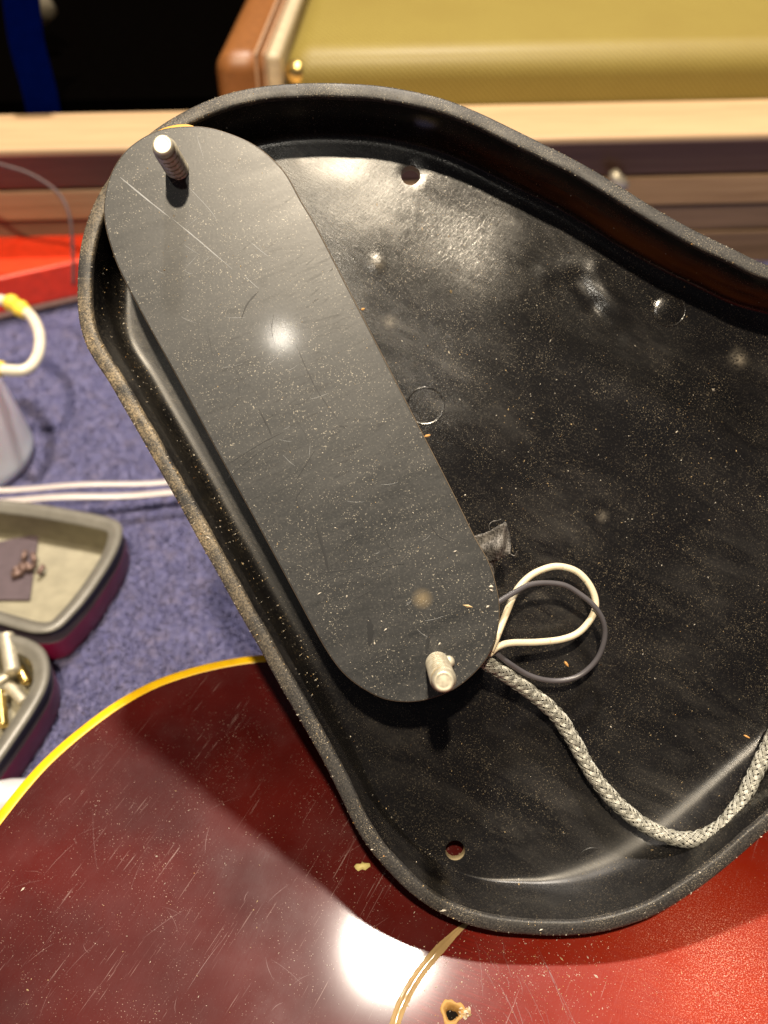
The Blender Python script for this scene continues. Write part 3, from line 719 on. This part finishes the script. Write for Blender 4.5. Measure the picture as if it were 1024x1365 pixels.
# ------------------------------------------------------------------ carpet mat
def carpet_mat():
    n = NT('lavender_carpet')
    big = n.noise(.9, 4, .6); mid = n.noise(4.6, 5, .7); fib = n.noise(15, 4, .7, None, 1.2)
    c = n.mix(n.rmp(mid, .3, .7), (.13, .134, .32), (.27, .265, .475))
    c = n.mix(n.rmp(n.noise(2.1, 4, .7, n.warp((0, 0, 1), (1, 1, 1))), .5, .7, 0, .6), c, (.32, .27, .36))
    c = n.mix(n.rmp(fib, .50, .72, 0, .7), c, (.46, .43, .62))
    c = n.mix(n.rmp(fib, .48, .30, 0, .5), c, (.09, .09, .22))
    return n.set(col=c, rough=.95, normal=n.bump(n.math('ADD', fib, mid), .9, .18), spec=.1)
M['carpet'] = carpet_mat()
xs = np.arange(-60, 60.1, 1.5); V = []; Fs = []
gx, gy = 340, 300
X0, X1, Y0, Y1 = -48, 48, -40, 48
for j in range(gy):
    for i in range(gx):
        x = X0 + (X1 - X0) * i / (gx - 1); y = Y0 + (Y1 - Y0) * j / (gy - 1)
        V.append((x, y, -.07 + rnd.uniform(-.05, .05)))
for j in range(gy - 1):
    for i in range(gx - 1): a = j * gx + i; Fs.append((a, a + 1, a + gx + 1, a + gx))
o = mesh_obj('carpet', V, Fs, M['carpet']); o['kind'] = 'structure'
# tufts near the guitar and tins, so the pile has real fibres
V, Fs = [], []
for k in range(26000):
    px = rnd.uniform(-10, 360); py = rnd.uniform(400, 1080); p = at_z(px, py, 0)
    a = rnd.uniform(0, 6.28); L = rnd.uniform(.05, .16); h = rnd.uniform(.0, .07); w = .016; b = len(V)
    d = Vector((math.cos(a), math.sin(a), 0)); q = Vector((-d.y, d.x, 0)) * w
    V += [p - q + Vector((0, 0, -.08)), p + q + Vector((0, 0, -.08)), p + d * L * .6 + q + Vector((0, 0, h)), p + d * L * .6 - q + Vector((0, 0, h)), p + d * L + Vector((0, 0, h * .4))]
    Fs += [(b, b + 1, b + 2, b + 3), (b + 3, b + 2, b + 4)]
o = mesh_obj('carpet_pile', V, Fs, M['carpet']); tag(o, 'short lavender blue carpet pile covering the bench mat', 'carpet pile', kind='stuff')

# ------------------------------------------------------------------ wooden riser behind, tweed case, dark room
A = at_z(0, 372, 0); B = at_z(1024, 345, 0); wd = (B - A).normalized(); wn = Vector((wd.y, -wd.x, 0))
if wn.y > 0: wn = -wn                        # towards the camera
WL = A - wd * 22; WR = B + wd * 24; WLEN = (WR - WL).length
def wall_z(px, py, out=0.0): return at_plane(px, py, A + wn * out, wn).z
def woodm(name, c1, c2, rough=.5, sc=1.0):
    n = NT(name); f = n.noise(1.1 * sc, 5, .6, n.warp((0, 0, 0), (.12, 1, 3.2)), .6); f2 = n.noise(4 * sc, 4, .6, n.warp((0, 0, 0), (.06, 1, 6)))
    c = n.mix(n.rmp(f, .32, .68), c1, c2); c = n.mix(n.rmp(f2, .5, .7, 0, .4), c, tuple(x * .6 for x in c1))
    return n.set(col=c, rough=rough, normal=n.bump(f2, .2, .01))
M['beige'] = woodm('pale_birch_board', (.45, .30, .165), (.53, .365, .205), .45)
M['wood_dark'] = woodm('red_brown_wood', (.20, .10, .042), (.29, .155, .07), .4)
M['wood_mid'] = woodm('brown_laminate', (.13, .08, .045), (.22, .14, .085), .4)
M['wood_tan'] = woodm('tan_wood', (.26, .155, .075), (.38, .245, .13), .45)
sroot = empty('bench_shelf', (WL + WR) / 2)
tag(sroot, 'wooden bench riser with pale front board and brown horizontal planks behind the carpet', 'shelf')
sroot.rotation_euler = (0, 0, math.atan2(wd.y, wd.x))
def slab(name, z0, z1, out0, out1, mat, parent, bev=.05):
    # box along the riser: out measured towards the camera; local frame of the riser
    V, Fs = [], []; boxvf((0, -(out0 + out1) / 2, (z0 + z1) / 2), (WLEN / 2, 0, 0), (0, (out1 - out0) / 2, 0), (0, 0, (z1 - z0) / 2), V, Fs)
    o = mesh_obj(name, V, Fs, mat, parent, False); bevel(o, bev, 3); return o
OUTB = .9
zt = at_plane(512, 188, A + wn * OUTB, wn).z; zb = at_plane(512, 200, A + wn * OUTB, wn).z
def zw(y): return wall_z(512, y)
Ab = at_z(512, 141, zt); depth = (A - Ab).dot(wn)      # how far back the pale board runs
slab('front_board', zb, zt, -depth, OUTB, M['beige'], sroot, .12)
rows = [(zw(241), zb - .002, .0, M['wood_dark']), (zw(282), zw(243), .06, M['wood_tan']), (zw(318), zw(284), -.05, M['wood_mid']), (-.1, zw(320), .03, M['wood_mid'])]
for z0, z1, out, mt in rows: slab('plank', z0, z1, -1.5, out, mt, sroot, .06)
print('riser', zt, zb, depth)
# bright fitting standing before the planks
kn = at_plane(826, 238, A + wn * .5, wn); V, Fs = [], []
tube([kn + Vector((-.25, 0, .25)), kn + Vector((-.1, 0, -.05)), kn + Vector((.25, 0, -.3))], lambda t: .16 + .1 * abs(math.sin(t * 9)), 12, V, Fs)
V2 = [v - kn for v in V]; hk = mesh_obj('cupboard_hook', V2, Fs, M['screw'], None, True); hk.location = kn * S
tag(hk, 'small shiny metal hook on the brown planks above the pickguard edge', 'hook')
# grey cable before the riser at left
cp = [at_plane(px, py, A + wn * o, wn) for px, py, o in ((-60, 200, 1.5), (0, 219, 2.0), (40, 232, 2.2), (75, 255, 2.5), (92, 285, 3), (97, 330, 3.5), (98, 380, 4))]
V, Fs = tube(spline(cp, 50), .055, 10); o = mesh_obj('thin_cable', V, Fs, plain('mauve_cable', (.085, .05, .05), .6), None, True, cp[1])
tag(o, 'thin mauve grey cable curving in front of the bench shelf', 'cable')

def tweed():
    n = NT('yellow_tweed'); w = n.t.nodes.new('ShaderNodeTexWave'); w.wave_type = 'BANDS'; w.bands_direction = 'DIAGONAL'
    n._in(w.inputs[0], n.warp((0, 0, 0), (1, .5, 1.0))); w.inputs['Scale'].default_value = 3.2; w.inputs['Distortion'].default_value = 1.0; w.inputs['Detail Scale'].default_value = 4
    f = n.noise(.35, 3); c = n.mix(n.rmp(w.outputs[1], .2, .8), (.20, .148, .024), (.275, .212, .042)); c = n.mix(n.rmp(f, .35, .7, 0, .35), c, (.20, .14, .022))
    return n.set(col=c, rough=.6, normal=n.bump(w.outputs[1], .4, .03), coat=.15, coatr=.35)
M['tweed'] = tweed(); M['leather'] = plain('tan_leather', (.22, .083, .021), .45)
M['piping'] = plain('pale_piping', (.42, .26, .16), .5)
cl = (Ab - wn * .5)                               # front plane of the case
zc = at_plane(512, 62, cl, wn).z
def cpt(px, py): return at_z(px, py, zc)
croot = empty('guitar_case', cl + Vector((0, 0, zc - 9)))
tag(croot, 'yellow tweed guitar case with brown leather end and pale piping, on the shelf behind', 'guitar case')
corg = croot.location / S
def tray(name, pts, mat, r=.9, z0=-9.0, z1=0.0, parent=croot, org=corg):
    P = [Vector((p.x, p.y, 0)) for p in pts]; V, Fs = prism(P, zc + z0, zc + z1, 0)
    o = mesh_obj(name, V, Fs, mat, parent, True, org); m = o.modifiers.new('bevel', 'BEVEL'); m.width = r * S; m.segments = 7; return o
F0 = cpt(281, 74); F1 = cpt(1500, 34); back = Vector((3.2, 30, 0))
dirL = (cpt(318, 0) - cpt(281, 74)).normalized()
a0 = F0; a1 = a0 + wd * ((cpt(352, 72) - cpt(281, 74)).length)
def round_poly(pts, r, n):
    out = []; m = len(pts)
    for i in range(m):
        p, c, q = Vector(pts[i - 1]), Vector(pts[i]), Vector(pts[(i + 1) % m]); d1 = (p - c).normalized(); d2 = (q - c).normalized()
        s = c + d1 * r; e = c + d2 * r
        for k in range(n + 1): t = k / n; out.append((1 - t) ** 2 * s + 2 * t * (1 - t) * c + t * t * e)
        L = (q - c).length
        for k in range(1, 12): out.append(e.lerp(q - (q - c).normalized() * r, k / 12))
    return out
LF = 34
leaf = [a0, a1, a1 + dirL * LF, a0 + dirL * LF]
tray('leather_end', leaf, M['leather'], .7)
for k, w in ((0, .10), (.28, .10)):
    s = a1 + wd * (k - .35)
    tray('piping', [s, s + wd * w, s + wd * w + dirL * LF, s + dirL * LF], M['piping'], .03, -9.0, .03)
s = a1 + wd * .02
tray('white_edging', [s, s + wd * .5, s + wd * .5 + dirL * LF, s + dirL * LF], plain('cream_edging', (.52, .43, .29), .5), .24, -9.0, .02)
b0 = a1 + wd * .53; b1 = b0 + wd * 60
tray('tweed_body', [b0, b1, b1 + dirL * LF, b0 + dirL * LF], M['tweed'], 1.0)
for (px, py, r) in ((397, 97, .42), (453, 105, .35)):
    c = at_plane(px, py, cl + wn * .1, wn); V, Fs = [], []
    for f, o_ in ((1, -.2), (1, .1), (.8, .25), (.4, .33), (.05, .35)):
        for k in range(16):
            a = 2 * math.pi * k / 16; V.append(c + wd * math.cos(a) * r * f + Vector((0, 0, math.sin(a) * r * f)) + wn * o_)
    for j in range(4):
        for k in range(16): Fs.append((j * 16 + k, j * 16 + (k + 1) % 16, (j + 1) * 16 + (k + 1) % 16, (j + 1) * 16 + k))
    Fs.append(tuple(range(64, 80))); mesh_obj('latch_stud', V, Fs, M['brass'], croot, True, corg)
# dark support below the case and dark wall of the room
M['black'] = plain('black_cloth', (.0008, .0006, .0005), .9, spec=.0)
V, Fs = [], []; c = cl - wn * 40 + Vector((0, 0, (zc - 9) / 2))
boxvf(c, wd * 70, wn * 39.5, Vector((0, 0, (zc - 9) / 2 - .01)), V, Fs)
o = mesh_obj('black_stand', V, Fs, M['black'], None, False, c); tag(o, 'black cloth covered stand behind the bench shelf, under the tweed case', 'stand')
V, Fs = [], []; c = cl - wn * 85 + Vector((0, 0, 30)); boxvf(c, wd * 170, wn * .5, Vector((0, 0, 75)), V, Fs)
o = mesh_obj('wall', V, Fs, M['black'], None, False, c); o['kind'] = 'structure'
# blue strap hanging in the dark
sp = [at_plane(px, py, cl + wn * .25, wn) for px, py in ((25, -60), (28, 0), (36, 60), (52, 120), (62, 170))]
P = spline(sp, 16); V, Fs = [], []
for p in P:
    for dx, dn in ((-.55, 0), (.55, 0), (.55, -.2), (-.55, -.2)): V.append(p + wd * dx * 1.05 + wn * dn * .6)
for i in range(15):
    for k in range(4): Fs.append((i * 4 + k, i * 4 + (k + 1) % 4, (i + 1) * 4 + (k + 1) % 4, (i + 1) * 4 + k))
Fs += [(0, 1, 2, 3), (60, 61, 62, 63)]
o = mesh_obj('blue_strap', V, Fs, plain('blue_webbing', (.0004, .003, .05), .9, spec=0.0), None, False, P[8]); tag(o, 'dark blue strap hanging in the shadow left of the tweed case', 'strap')
kn = at_plane(52, 6, cl - wn * 5, wn); V, Fs = [], []
tube([kn + Vector((-.5, 0, .8)), kn, kn + Vector((.35, 0, -.5))], lambda t: .62 - .25 * t, 14, V, Fs)
o = mesh_obj('grey_buckle', [v for v in V], Fs, plain('grey_buckle', (.16, .14, .10), .5), None, True, kn); tag(o, 'dull grey buckle beside the blue strap in the dark', 'buckle')

# ------------------------------------------------------------------ red box
M['red'] = plain('glossy_red', (.80, .045, .012), .35, coat=.3); M['redbase'] = plain('pale_red_base', (.42, .26, .22), .5)
ra = at_z(0, 430, 0); rb = at_z(108, 405, 0); rd = (rb - ra).normalized(); rn = Vector((-rd.y, rd.x, 0))
ctrb = ra + rd * 1.5; hb = 1.65; wv = 2.9
rroot = empty('red_box', ctrb + rn * wv / 2); tag(rroot, 'glossy red flat box with pale base edge on the lavender carpet', 'box')
def pbox(name, z0, z1, inset, mat, bev):
    V, Fs = [], []; c = ctrb + rn * wv / 2 + Vector((0, 0, (z0 + z1) / 2)); boxvf(c, rd * (7 - inset), rn * (wv / 2 - inset), Vector((0, 0, (z1 - z0) / 2)), V, Fs)
    o = mesh_obj(name, V, Fs, mat, rroot, False, rroot.location / S); bevel(o, bev, 3); return o
pbox('base', .12, .32, .03, M['redbase'], .04); pbox('lid', .32, hb, 0, M['red'], .10)
pbox('foot', -.05, .12, .25, M['black'], .02)

# ------------------------------------------------------------------ squeeze bottle with tube
bb = at_z(-38, 612, 0) + Vector((0, 0, 0)); broot = empty('squeeze_bottle', bb); tag(broot, 'translucent white squeeze bottle with looped tube and yellow tape at the left edge', 'bottle')
n = NT('milky_plastic'); M['milky'] = n.set(col=n.mix(n.rmp(n.noise(.8, 3), .3, .7), (.62, .60, .68), (.76, .74, .80)), rough=.28, sss=.3, trans=.0)
M['tube'] = plain('cream_tube', (.78, .72, .58), .25, coat=.6); M['ytape'] = plain('yellow_tape', (.85, .60, .06), .5)
prof = [(0, 0), (1.65, 0), (1.80, .08), (1.85, .25), (1.80, .6), (1.62, 1.9), (1.30, 3.4), (1.0, 4.3), (.82, 4.7), (.7, 5.1), (.0, 5.12)]
PP = spline([Vector((r, 0, z)) for r, z in prof], 50); V, Fs = [], []
for p in PP:
    for k in range(36): a = 2 * math.pi * k / 36; V.append(Vector((bb.x + max(p.x, .001) * math.cos(a), bb.y + max(p.x, .001) * math.sin(a), p.z)))
for j in range(49):
    for k in range(36): Fs.append((j * 36 + k, j * 36 + (k + 1) % 36, (j + 1) * 36 + (k + 1) % 36, (j + 1) * 36 + k))
mesh_obj('bottle_body', V, Fs, M['milky'], broot, True, bb)
zt2 = 3.2
tp = [at_z(x, y, z) for x, y, z in ((-60, 430, 3.2), (-30, 405, 3.2), (0, 400, 3.2), (22, 408, 3.2), (42, 422, 3.2), (53, 447, 3.2), (50, 475, 3.2), (34, 493, 3.2), (5, 493, 3.2), (-25, 490, 3.2))]
V, Fs = tube(spline(tp, 70), .16, 14); mesh_obj('tube', V, Fs, M['tube'], broot, True, bb)
V, Fs = tube(spline([at_z(12, 402, 3.2), at_z(24, 409, 3.2), at_z(35, 417, 3.2)], 12), lambda t: .23 + .03 * math.sin(t * 12), 14); mesh_obj('tape_band', V, Fs, M['ytape'], broot, True, bb)
V, Fs = tube([at_z(-8, 491, 3.2), at_z(4, 492, 3.2)], .22, 14); mesh_obj('tape_band', V, Fs, M['ytape'], broot, True, bb)

# ------------------------------------------------------------------ clear strips
n = NT('clear_strip'); M['clear'] = n.set(col=(.78, .70, .66), rough=.3, trans=.5, spec=.5)
for i, (ya, yb, w, lab) in enumerate(((652, 641, .10, 'upper clear plastic strip lying across the carpet above the open tin'), (667, 656, .12, 'lower, brighter clear plastic strip touching the open tin rim'))):
    pa = at_z(-120, ya + 6, 1.35 - .6 * i * 0); pb = at_z(330, yb - 4, .5); d = (pb - pa).normalized(); P = [pa.lerp(pb, t / 20) + Vector((0, 0, .04 * math.sin(t * .8 + i))) for t in range(21)]
    V, Fs = [], []
    for p in P:
        for a in range(10): 
            an = 2 * math.pi * a / 10; q = Vector((-d.y, d.x, 0)); V.append(p + q * w * math.cos(an) + Vector((0, 0, .04 * math.sin(an))))
    for j in range(20):
        for k in range(10): Fs.append((j * 10 + k, j * 10 + (k + 1) % 10, (j + 1) * 10 + (k + 1) % 10, (j + 1) * 10 + k))
    Fs += [tuple(range(10)), tuple(range(200, 210))]
    o = mesh_obj('clear_strip', V, Fs, M['clear'], None, True, P[10]); tag(o, lab, 'strip')

# ------------------------------------------------------------------ tins
M['tinrim'] = plain('dull_tin_rim', (.18, .17, .145), .4, metal=.2); M['tindark'] = plain('dark_grey_tin', (.045, .035, .045), .4)
M['magenta'] = plain('magenta_band', (.24, .010, .055), .4); M['cream'] = plain('cream_tin_floor', (.29, .265, .19), .45); M['card'] = plain('dark_mauve_card', (.085, .060, .070), .5)
M['tinwall'] = plain('shaded_tin_wall', (.16, .14, .09), .4, metal=.3)
def tin(pix, h, label, org_px, name='open_tin', zfl=.25):
    P = spline([at_z(x, y, h) for x, y in pix], 140, True)
    org = sum(P, Vector()) / len(P); org.z = 0
    for p in P: p.z = 0
    N = inward(P); n = len(P); root = empty(name, org); tag(root, label, 'tin', 'open tins on the carpet')
    def shell(nm, prof, mat, closed_last=False):
        V, Fs = [], []
        for off, z in prof: V += [Vector((p.x + q.x * off, p.y + q.y * off, z)) for p, q in zip(P, N)]
        for j in range(len(prof) - 1):
            for i in range(n): Fs.append((j * n + i, j * n + (i + 1) % n, (j + 1) * n + (i + 1) % n, (j + 1) * n + i))
        if closed_last: Fs.append(tuple(range((len(prof) - 1) * n, len(prof) * n)))
        return mesh_obj(nm, V, Fs, mat, root, True, org)
    shell('lower_band', [(.10, 0), (.02, .05), (.0, .12), (.0, h * .62)], M['magenta'])
    shell('upper_band', [(.0, h * .62), (.03, h * .64), (.04, h - .1), (.04, h - .06)], M['tindark'])
    shell('rim', [(.04, h - .06), (-.01, h - .05), (.0, h - .01), (.06, h + .03), (.16, h + .03), (.24, h), (.28, h - .05), (.36, h - .07), (.38, h - .12)], M['tinrim'])
    shell('inner_wall', [(.38, h - .12), (.40, zfl + .1), (.46, zfl + .02), (.54, zfl)], M['tinwall'])
    shell('tin_floor', [(.52, zfl), (.54, zfl - .01)], M['cream'], True)
    return root, org
T1, o1 = tin([(163,706),(158,728),(143,757),(118,794),(96,820),(76,838),(52,843),(25,838),(-40,818),(-130,785),(-200,755),(-215,720),(-200,680),(-160,662),(-90,660),(-20,664),(40,670),(95,679),(140,688),(158,695)], 1.15, 'open tin with cream floor and a dark card inside, the upper of the two', None)
cz = .30
c4 = [at_z(x, y, cz) for x, y in ((-60, 735), (52, 712), (46, 755), (40, 800), (-70, 800))]
V, Fs = prism(round_poly([Vector((p.x, p.y, 0)) for p in c4], .03, 2), cz - .04, cz + .03, .01)
o = mesh_obj('card', V, Fs, M['card'], None, False, c4[1]); tag(o, 'dark mauve card lying inside the upper open tin', 'card')
V, Fs = [], []
for k in range(7):
    p = at_z(rnd.uniform(28, 52), rnd.uniform(746, 768), .42); a = rnd.uniform(0, 6.28); tube([p, p + Vector((math.cos(a) * .25, math.sin(a) * .25, .08))], .07, 8, V, Fs)
tube([at_z(16, 768, .42), at_z(30, 762, .45)], .10, 10, V, Fs)
o = mesh_obj('small_fittings', V, Fs, plain('pinkish_fitting', (.20, .13, .11), .45, metal=.4), None, True, at_z(38, 760, .4)); tag(o, 'small heap of pinkish metal fittings on the dark card', 'fittings', kind='stuff')
T2, o2 = tin([(66,890),(62,914),(48,942),(20,985),(-10,1028),(-40,1070),(-70,1100),(-110,1105),(-170,1080),(-230,1040),(-220,980),(-170,900),(-120,856),(-80,838),(-30,838),(10,844),(42,853),(60,867)], 1.15, 'open tin full of loose screws, the lower of the two, by the guitar binding', None)
# screws lying in the lower tin
def loose_screw(p, d, L, r, label, mat):
    d = d.normalized(); V, Fs = [], []; m = 12
    pts = [(-L / 2, r * .9), (-L / 2 + .02, r)] + [(-L / 2 + .06 + (L - .1) * k / 30, r - (.035 if k % 2 else 0)) for k in range(31)] + [(L / 2, r * .8)]
    u = d.orthogonal().normalized(); v = d.cross(u)
    for s_, rr in pts:
        for k in range(m): a = 2 * math.pi * k / m; V.append(p + d * s_ + (u * math.cos(a) + v * math.sin(a)) * rr)
    for j in range(len(pts) - 1):
        for k in range(m): Fs.append((j * m + k, j * m + (k + 1) % m, (j + 1) * m + (k + 1) % m, (j + 1) * m + k))
    Fs += [tuple(range(m))[::-1], tuple(range(len(V) - m, len(V)))]
    o = mesh_obj('loose_screw', V, Fs, mat, None, True, p); tag(o, label, 'screw', 'loose screws in the lower tin'); return o
loose_screw(at_z(13, 872, 1.0), Vector((.35, -.9, -.1)), 1.05, .19, 'fattest bright screw lying on top in the lower tin, nearest its upper rim', M['screw'])
for (px, py, a, L, r, lab) in ((4, 905, .6, .8, .13, 'thin screw just below the fat bright screw in the lower tin'), (22, 925, -.8, .7, .14, 'short screw at the right wall inside the lower tin'),
                        (2, 945, 1.9, .9, .13, 'lowest brass screw visible inside the lower tin'), (-14, 920, 2.6, .9, .15, 'screw half outside the photograph left edge in the lower tin'), (30, 900, 2.2, .5, .12, 'small screw right of the fat bright screw in the lower tin')):
    loose_screw(at_z(px, py, .62), Vector((math.cos(a), math.sin(a), .1)), L, r, lab, M['brass'] if 'brass' in lab or 'small' in lab else M['screw'])
# white rag / tube end beneath binding at left
wp = at_z(-20, 1085, .6); V, Fs = tube([at_z(-120, 1105, .6), at_z(-30, 1078, .6), at_z(18, 1066, .6), at_z(60, 1062, .55)], lambda t: .55 * (1 - .3 * t), 18)
o = mesh_obj('white_tube', V, Fs, plain('white_plastic', (.55, .54, .56), .4), None, True, wp); tag(o, 'rounded white plastic tube on the carpet against the guitar edge below the lower tin', 'tube')

# ------------------------------------------------------------------ sawdust and crumbs
M['dust_tan'] = plain('tan_sawdust', (.52, .38, .20), .8); M['dust_white'] = plain('pale_dust', (.66, .60, .50), .8); M['dust_orange'] = plain('orange_wood_crumb', (.62, .32, .10), .8)
def chips(name, pts, label, org, frame_parent=None, mats=(('dust_tan', .45), ('dust_white', .5), ('dust_orange', .05))):
    V, Fs, FM = [], [], []
    for (p, nrm, s) in pts:
        nrm = nrm.normalized(); u = nrm.orthogonal().normalized(); a = rnd.uniform(0, 6.28); v = nrm.cross(u)
        e = u * math.cos(a) + v * math.sin(a); f = nrm.cross(e); b = len(V); el = rnd.uniform(.8, 2.2) if rnd.random() < .3 else rnd.uniform(.8, 1.2)
        j = lambda: rnd.uniform(.7, 1.3)
        V += [p + e * s * el * j(), p + f * s * .6 * j(), p - e * s * el * j(), p - f * s * .6 * j(), p + nrm * s * .9 * j(), ]
        r = rnd.random(); acc = 0; mi = 0
        for q, (_, w) in enumerate(mats):
            acc += w
            if r < acc: mi = q; break
        else: mi = 0
        Fs += [(b, b + 1, b + 4), (b + 1, b + 2, b + 4), (b + 2, b + 3, b + 4), (b + 3, b, b + 4)]; FM += [mi] * 4
    me = bpy.data.meshes.new(name); o = Vector(org)
    me.from_pydata([tuple((v - o) * S) for v in V], [], Fs)
    for m_, _ in mats: me.materials.append(M[m_])
    me.polygons.foreach_set('material_index', FM)
    ob = bpy.data.objects.new(name, me); C.objects.link(ob)
    if frame_parent: ob.matrix_world = G @ Matrix.Translation(o * S)
    else: ob.location = o * S
    tag(ob, label, 'sawdust', kind='stuff'); return ob
UP = Vector((0, 0, 1))
pts = []
def size(): return min(.035, .0042 * math.exp(abs(rnd.gauss(0, .55))))
polyF = [O[i] + NI[i] * .80 for i in range(len(O))]
PLO = spline([g(x, y, 0) for x, y in PL], 120, True)
blobs = [((620,330),90,260),((700,420),110,420),((930,560),80,300),((690,620),80,250),((840,700),90,240),((560,300),40,150),((600,1000),90,160),((960,650),60,160),((700,500),160,300),
         ((640,1100),60,80),((480,1000),50,160),((420,930),40,140),((760,560),120,200),((880,900),120,200),((170,420),22,260),((260,600),30,120),((345,795),30,360),((205,470),24,180),((320,690),26,180)]
cand = []
for (c, r, k) in blobs:
    for _ in range(int(k * (1.0 if c[0] < 360 and c[1] > 380 else .40))): cand.append((rnd.gauss(c[0], r * .6), rnd.gauss(c[1], r * .6)))
for _ in range(450): cand.append((rnd.uniform(110, 1024), rnd.uniform(130, 1230)))
P3 = [g(x, y, ZF) for x, y in cand]; X = np.array([p.x for p in P3]); Y = np.array([p.y for p in P3]); ok = inpoly(X, Y, polyF)
for (hc, hrad) in HOLES: ok &= (X - hc.x) ** 2 + (Y - hc.y) ** 2 > (hrad + .03) ** 2
ok &= ~inpoly(X, Y, PLO); H = floor_h(X, Y)
for p, q, h in zip(P3, ok, H):
    if q: pts.append((Vector((p.x, p.y, ZF + h - .001)), UP, size()))
# rim and wall
def wallpt(i, s):                           # s: index along the profile
    pr = prof_at(i); k = int(s); t = s - k; a, b = pr[k], pr[min(k + 1, 18)]
    off = a[0] + (b[0] - a[0]) * t; z = a[1] + (b[1] - a[1]) * t; nx = (b[1] - a[1]); nz = (b[0] - a[0])
    return Vector((O[i].x + NI[i].x * off, O[i].y + NI[i].y * off, z)), (Vector((-NI[i].x * nx, -NI[i].y * nx, 0)) * 1 + Vector((0, 0, abs(nz)))).normalized()
for _ in range(5200):
    i = rnd.randrange(len(O)); p, nn = wallpt(i, rnd.uniform(5, 9.3)); 
    left = p.x < -2 and p.y < 3.5
    if not left and rnd.random() < .6: continue
    pts.append((p, Vector((0, 0, 1)), size() * .9))
for _ in range(2600):
    i = rnd.randrange(len(O)); p, nn = wallpt(i, rnd.uniform(12, 17.5))
    left = p.x < -1.0
    if not left and rnd.random() < .85: continue
    pts.append((p, (Vector((NI[i].x, NI[i].y, .6))), size()))
chips('sawdust', pts, 'fine tan sawdust scattered over the inside and rim of the black pickguard', (0, 0, ZF), True)
pts = []; cand = [(rnd.uniform(138, 668), rnd.uniform(168, 937)) for _ in range(1500)] + [(rnd.gauss(260, 50), rnd.gauss(350, 40)) for _ in range(200)]
P3 = [g(x, y, 0) for x, y in cand]; X = np.array([p.x for p in P3]); Y = np.array([p.y for p in P3]); NP = inward(PLO); ok = inpoly(X, Y, [p + q * .04 for p, q in zip(PLO, NP)])
for p, q in zip(P3, ok):
    if q: pts.append((p, UP, size() * .85))
for (px, py, s) in ((624, 808, .035), (650, 809, .035), (655, 782, .04), (586, 858, .02), (655, 787, .03)): pts.append((g(px, py, 0), UP, s))
chips('sawdust', pts, 'fine pale dust specks on the grey pickup back plate', (0, 0, 0), True, (('dust_white', .75), ('dust_tan', .25)))
pts = []
cand = [(rnd.uniform(0, 620), rnd.uniform(1040, 1365)) for _ in range(260)] + [(rnd.gauss(690, 60), rnd.gauss(1290, 30)) for _ in range(420)] + [(rnd.gauss(940, 65), rnd.gauss(1290, 50)) for _ in range(1600)] + [(rnd.uniform(540, 800), rnd.uniform(1250, 1365)) for _ in range(160)]
for c in cand:
    s = size() * .95
    if c[0] > 820: s *= .6
    if 855 < c[1]: pts.append((at_body(*c) + Vector((0, 0, .001)), UP, s))
for _ in range(26):
    a = rnd.uniform(-.6, .6); pts.append((at_body(616 + 6 * math.cos(a * 3) + rnd.uniform(-4, 5), 1351 + rnd.uniform(-7, 7)) + Vector((0, 0, .01)), UP, rnd.uniform(.02, .045)))
chips('sawdust', pts, 'pale dust and wood crumbs on the red guitar top below the pickguard', at_body(600, 1300), None, (('dust_white', .6), ('dust_tan', .35), ('dust_orange', .05)))
# single wood splinters that can be picked out
def splinter(p, d, L, w, frame, label, mat='dust_orange'):
    d = d.normalized(); q = d.cross(UP).normalized(); V = []
    for t, k in ((-.5, .3), (-.2, 1), (.25, .8), (.5, .2)):
        for s_, h in ((-1, 0), (1, 0), (.4, .9), (-.4, .9)): V.append(p + d * L * t + q * w * s_ * k + UP * (w * h * k + .002))
    Fs = [(0, 1, 2, 3), (12, 13, 14, 15)]
    for i in range(3):
        for k in range(4): Fs.append((i * 4 + k, i * 4 + (k + 1) % 4, (i + 1) * 4 + (k + 1) % 4, (i + 1) * 4 + k))
    o = mesh_obj('wood_splinter', V, Fs, M[mat], None, False, p)
    if frame: o.matrix_world = G @ Matrix.Translation(p * S)
    tag(o, label, 'splinter', 'wood splinters in the pickguard'); return o
for (px, py, z, dx, dy, L, w, lab) in ((755, 885, ZF, 6, -8, .10, .022, 'orange wood splinter lying inside the dark wire loop'),
        (570, 581, -.5, 7, 2, .09, .022, 'orange wood splinter stuck at the right edge of the grey back plate'),
        (484, 412, ZF, 6, 2, .06, .02, 'pale splinter just right of the back plate, below the star-shaped mark'),
        (996, 982, ZF, 6, -3, .12, .018, 'curled pale splinter between the braided cable end and the floor of the guard')):
    p = g(px, py, z);
    if z == ZF: p.z += float(floor_h(p.x, p.y))
    splinter(p, Vector((dx, dy, 0)), L, w, True, lab)
